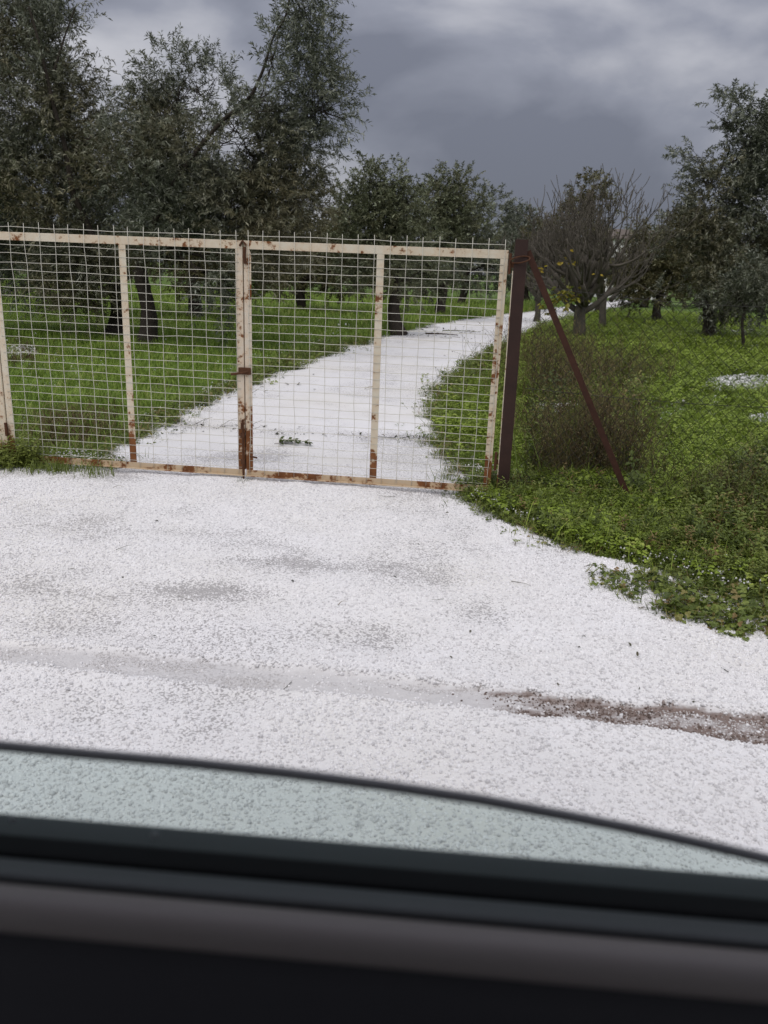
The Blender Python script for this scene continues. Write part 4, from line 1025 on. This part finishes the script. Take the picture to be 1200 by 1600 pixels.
# thicker, darker weeds along the verge and under the fence
wd = [weed(k) for k in range(3)] + [tuft(19, 12, .20, .04, .003)]
x1, y1 = in_poly([(725, 772), (760, 790), (880, 846), (1000, 880), (1120, 914), (1260, 950), (1300, 870), (1100, 800), (960, 775), (820, 755)], 5200)
x2, y2 = in_poly([(1060, 860), (1260, 900), (1260, 700), (1150, 740), (1080, 800)], 1800)
x3, y3 = in_poly([(800, 770), (830, 600), (1000, 580), (1010, 780)], 420)
x = np.r_[x1, x2, x3]; y = np.r_[y1, y2, y3]; s_ = np.r_[rng.uniform(.30, .75, len(x1)), rng.uniform(.7, 1.3, len(x2)), rng.uniform(.6, 2.0, len(x3))]
o = scatter('verge_weeds', wd, [M['weed']], pts(x, y), spin(len(x), .3), s_); tag(o, 'dark green leafy weeds along the road verge below the fence', 'weeds', kind='stuff')
# patch of creeping weeds lying on the hail at the right edge
x, y = in_poly([(900, 915), (950, 900), (1010, 902), (1060, 926), (1120, 925), (1230, 940), (1230, 1005), (1145, 1000), (1040, 972), (960, 940)], 3600)
dn = fbm(np.stack([x, y], -1), 5, 3, 81) + .25 * sstep(1.0, 1.7, x); ok = rng.uniform(0, 1, len(x)) < sstep(.45, .75, dn) * .40; x, y = x[ok], y[ok]
low = [clover(k + 20, 5, .035, .013) for k in range(3)] + [tuft(29, 6, .06, .03, .002)]
o = scatter('creeping_weeds', low, [M['weed']], pts(x, y, .004), spin(len(x), .4), rng.uniform(.7, 1.5, len(x))); tag(o, 'thin patch of creeping green weeds on the hail at the right edge', 'weeds', kind='stuff')
# straggling plants where the verge thins out into the hail
n = 60000; y = np.exp(rng.uniform(math.log(2.8), math.log(16), n)); x = np.where(rng.uniform(0, 1, n) < .5, np.where(y < 5.1, verge(y), path_r(y)), np.where(y < 5.3, verge(y), path_l(y))) + rng.normal(0, .22, n)
mg = hail_margin(x, y); ok = (mg > -.08) & (rng.uniform(0, 1, n) < .30 * np.exp(-np.maximum(mg, 0) / .075)); x, y = x[ok], y[ok]
fr_ = [clover(k + 60, 4, .045, .012) for k in range(3)] + [tuft(61, 5, .07, .02, .0018), tuft(62, 7, .09, .03, .0018)]
o = scatter('fringe_weeds', fr_, [M['weed']], pts(x, y, .002), spin(len(x), .4), rng.uniform(.5, 1.3, len(x)) * np.clip(y / 6, .8, 2)); tag(o, 'sparse sprouts where the grass edge thins into the hail', 'weeds', kind='stuff')
# dry stalks round the brace
st = [stalk(k) for k in range(5)]
X, Y_, S_ = [], [], []
for (px, py, rd, n, a, b) in [(862, 752, .20, 60, .35, .8), (905, 745, .24, 90, .5, 1.0), (945, 752, .22, 70, .4, .95), (990, 758, .22, 30, .3, .7), (840, 690, .25, 40, .4, .8), (930, 690, .35, 60, .5, 1.0), (985, 690, .30, 28, .4, .8),
                             (850, 622, .5, 70, .6, 1.15), (905, 610, .6, 90, .7, 1.2), (965, 600, .6, 70, .5, 1.0), (1015, 590, .5, 24, .4, .8), (835, 575, .5, 50, .7, 1.2), (890, 565, .7, 50, .5, 1.0), (1120, 800, .22, 40, .3, .55), (1175, 830, .2, 30, .3, .5), (1090, 790, .2, 14, .3, .5)]:
    c = G(px, py); X.append(c[0] + rng.normal(0, rd * .6, n)); Y_.append(c[1] + rng.normal(0, rd * .5, n)); S_.append(rng.uniform(a, b, n))
X = [q[:int(len(q) * .9)] for q in X]; Y_ = [q[:int(len(q) * .9)] for q in Y_]; S_ = [q[:int(len(q) * .9)] for q in S_]
x, y, s_ = np.concatenate(X), np.concatenate(Y_), np.concatenate(S_)
ok = hail_margin(x, y) < .1; x, y, s_ = x[ok], y[ok], s_[ok]
o = scatter('dry_stalks', st, [M['dry']], pts(x, y), spin(len(x), .20), s_)
tag(o, 'tangle of dry brown stalks around the slanting brace', 'stalks', kind='stuff')
x, y = in_poly([(860, 540), (900, 505), (1020, 500), (1090, 525), (1030, 550), (930, 560)], 420)
o = scatter('brown_brush', st, [M['dry']], pts(x, y), spin(len(x), .5), rng.uniform(.22, .5, len(x))); tag(o, 'low brown brush on the grass below the bare fig tree', 'brush', kind='stuff')
# hail caught between the plants
X, Y_ = [], []
for pl, n in (([(1095, 612), (1105, 594), (1150, 588), (1200, 590), (1230, 600), (1200, 612)], 900), ([(1160, 665), (1170, 650), (1230, 645), (1230, 668)], 500), ([(820, 648), (850, 630), (900, 635), (890, 652)], 500),
              ([(1000, 545), (1010, 528), (1220, 515), (1220, 550)], 2200), ([(0, 560), (0, 545), (50, 543), (60, 556)], 420), ([(150, 520), (150, 505), (330, 500), (330, 512)], 350), ([(390, 570), (390, 500), (560, 500), (560, 530)], 500), ([(165, 725), (180, 695), (240, 672), (380, 612), (355, 596), (200, 660)], 900),
              ([(1080, 760), (1120, 735), (1230, 735), (1230, 765)], 500), ([(730, 770), (740, 740), (830, 760), (850, 800)], 500), ([(900, 870), (860, 830), (1100, 880), (1150, 925)], 700), ([(60, 742), (60, 722), (130, 722), (130, 742)], 200), ([(0, 700), (0, 480), (380, 480), (380, 600), (180, 700)], 550), ([(850, 760), (850, 560), (1230, 560), (1230, 880)], 900)):
    x, y = in_poly(pl, n * 2); X.append(x[:n]); Y_.append(y[:n])
x, y = np.concatenate(X), np.concatenate(Y_)
dst = np.maximum(y / 6, .7)
o = scatter('hail_in_grass', [ico(5, 2, .15), ico(6, 2, .15)], [M['stone']], np.stack([x, y, rng.uniform(.0, .022, len(x)) * dst], -1), spin(len(x), 1), np.clip(rng.lognormal(math.log(.0046), .35, len(x)), .0025, .010) * dst, smooth=True)
tag(o, 'white hail caught in the grass and clover beside the track', 'hail', kind='stuff')

# single plants and fallen sprigs: things of their own
def clump(name, label, px, n, rad, proto, mat, smin, smax, cat='plant', flat=.5):
    r_ = np.random.default_rng(int(px[0] + px[1])); c = G(*px); root_v, root_f = [], []
    for _ in range(n):
        V, Fc = proto[r_.integers(0, len(proto))]; a = r_.uniform(0, 6.28); s = r_.uniform(smin, smax); q = np.array(V) * s
        ca, sa = math.cos(a), math.sin(a); q = np.stack([q[:, 0]*ca - q[:, 1]*sa, q[:, 0]*sa + q[:, 1]*ca, q[:, 2]], -1) + [r_.normal(0, rad * .5), r_.normal(0, rad * .5 * flat), 0]
        k = len(root_v); root_v += q.tolist(); root_f += [tuple(k + i for i in f) for f in Fc]
    me = mesh_np(name, np.array(root_v), root_f, [M[mat]]); o = obj(name, me); o.location = (c[0], c[1], -.008); tag(o, label, cat); return o
clump('weed_clump', 'dense green weed clump at the foot of the cream left post', (25, 728), 60, .28, wd, 'weed', .5, 1.05)
clump('grass_clump', 'low green grass clump under the left end of the gate', (95, 738), 70, .30, gt_ + [tuft(33, 10, .12, .05)], 'weed', .6, 1.1, flat=.35)
clump('weed_clump', 'green weed clump around the foot of the brown post', (770, 772), 46, .26, wd, 'weed', .35, .75, flat=.4)
clump('grass_tuft', 'tiny grass tuft below the drop bolt at the gate centre', (380, 755), 6, .04, gt_, 'weed', .35, .6)
def sprig(label, px, L_, nl, seed, ang, leafL=.05, mat='weed', w=.0025):
    r_ = np.random.default_rng(seed); c = G(*px); o = empty('olive_sprig', (c[0], c[1], .018), ang); tag(o, label, 'sprig')
    mb = MB(); t = np.linspace(0, 1, 7); P = np.stack([(t - .5) * L_, .05 * L_ * np.sin(t * 4), .006 + .01 * np.sin(t * 3)], -1); mb.tube(P, np.linspace(w, w * .4, 7), 5)
    mb.build('stem', M['dry'], o)
    if nl:
        V, Fc = [], []
        for k in range(nl):
            b = P[r_.integers(1, 7)]; lf(V, Fc, b + [0, 0, .004], (r_.uniform(.1, 1), r_.choice([-1, 1]) * r_.uniform(.3, 1), r_.uniform(-.05, .35)), leafL * r_.uniform(.7, 1.2), leafL * .28)
        obj('leaves', mesh_np('leaves', np.array(V), Fc, [M[mat]]), o)
    return o
sprig('broken green olive sprig on the hail behind the right gate leaf', (452, 698), .24, 26, 1, .2, .095)
sprig('small upright green sprig lying alone on the hail in front of the verge', (806, 856), .06, 9, 2, 1.2, .028)
sprig('tiny green leaf cluster on the hail beside the creeping weeds', (922, 893), .08, 7, 3, .3, .025)
sprig('dark fallen stick at the left edge of the track', (690, 524), .75, 0, 4, -.1, w=.02)
sprig('thin dark twig lying across the track far behind the gate', (720, 519), .9, 10, 5, .05, .09, 'dry', .012)
sprig('short curved straw on the hail below the left gate leaf', (186, 767), .07, 0, 6, .3, w=.0014)
sprig('small dark straw on the hail near the middle of the road', (535, 951), .05, 0, 7, .8, w=.0014)
sprig('dark leafy twig on the hail right of the middle upright', (575, 610), .14, 9, 8, 1.0, .05)

# fallen leaves and scraps of bark lying on the hail
X, Y_ = [], []
for (px, py, ax, ay, n) in [(310, 669, .55, .05, 60), (640, 687, .45, .04, 70), (430, 681, .4, .05, 30), (725, 520, 1.2, .35, 50), (660, 526, .8, .2, 40), (400, 610, .5, .5, 30), (760, 560, .3, .4, 30), (715, 640, .12, .4, 24), (500, 900, 1.2, .6, 26), (900, 1000, .5, .4, 12), (200, 850, 1.0, .5, 16), (735, 745, .12, .2, 30), (800, 810, .2, .1, 20)]:
    c = G(px, py); X.append(c[0] + rng.normal(0, ax, n)); Y_.append(c[1] + rng.normal(0, ay, n))
x, y = np.concatenate(X), np.concatenate(Y_); ok = hail_margin(x, y) > .05; x, y = x[ok], y[ok]
z = hail_fields(x, y)[4] + .004
sh = []
for k in range(4):
    V, Fc = [], []; lf(V, Fc, np.array([0., 0, 0]), (1, 0, .1 * k), .05, .011 + .004 * k); sh.append((V, Fc))
V, Fc = [], []; stemq(V, Fc, (0, 0, 0), (.12, .02, .006), .003); stemq(V, Fc, (.12, .02, .006), (.19, -.01, .012), .002); sh.append((V, Fc))
o = scatter('leaf_litter', sh, [M['litter']], np.stack([x, y, z], -1), spin(len(x), .3), rng.uniform(.3, 1.1, len(x)) * np.clip(y / 7, .6, 2)); tag(o, 'dark fallen olive leaves and scraps scattered on the white track', 'leaves', kind='stuff')
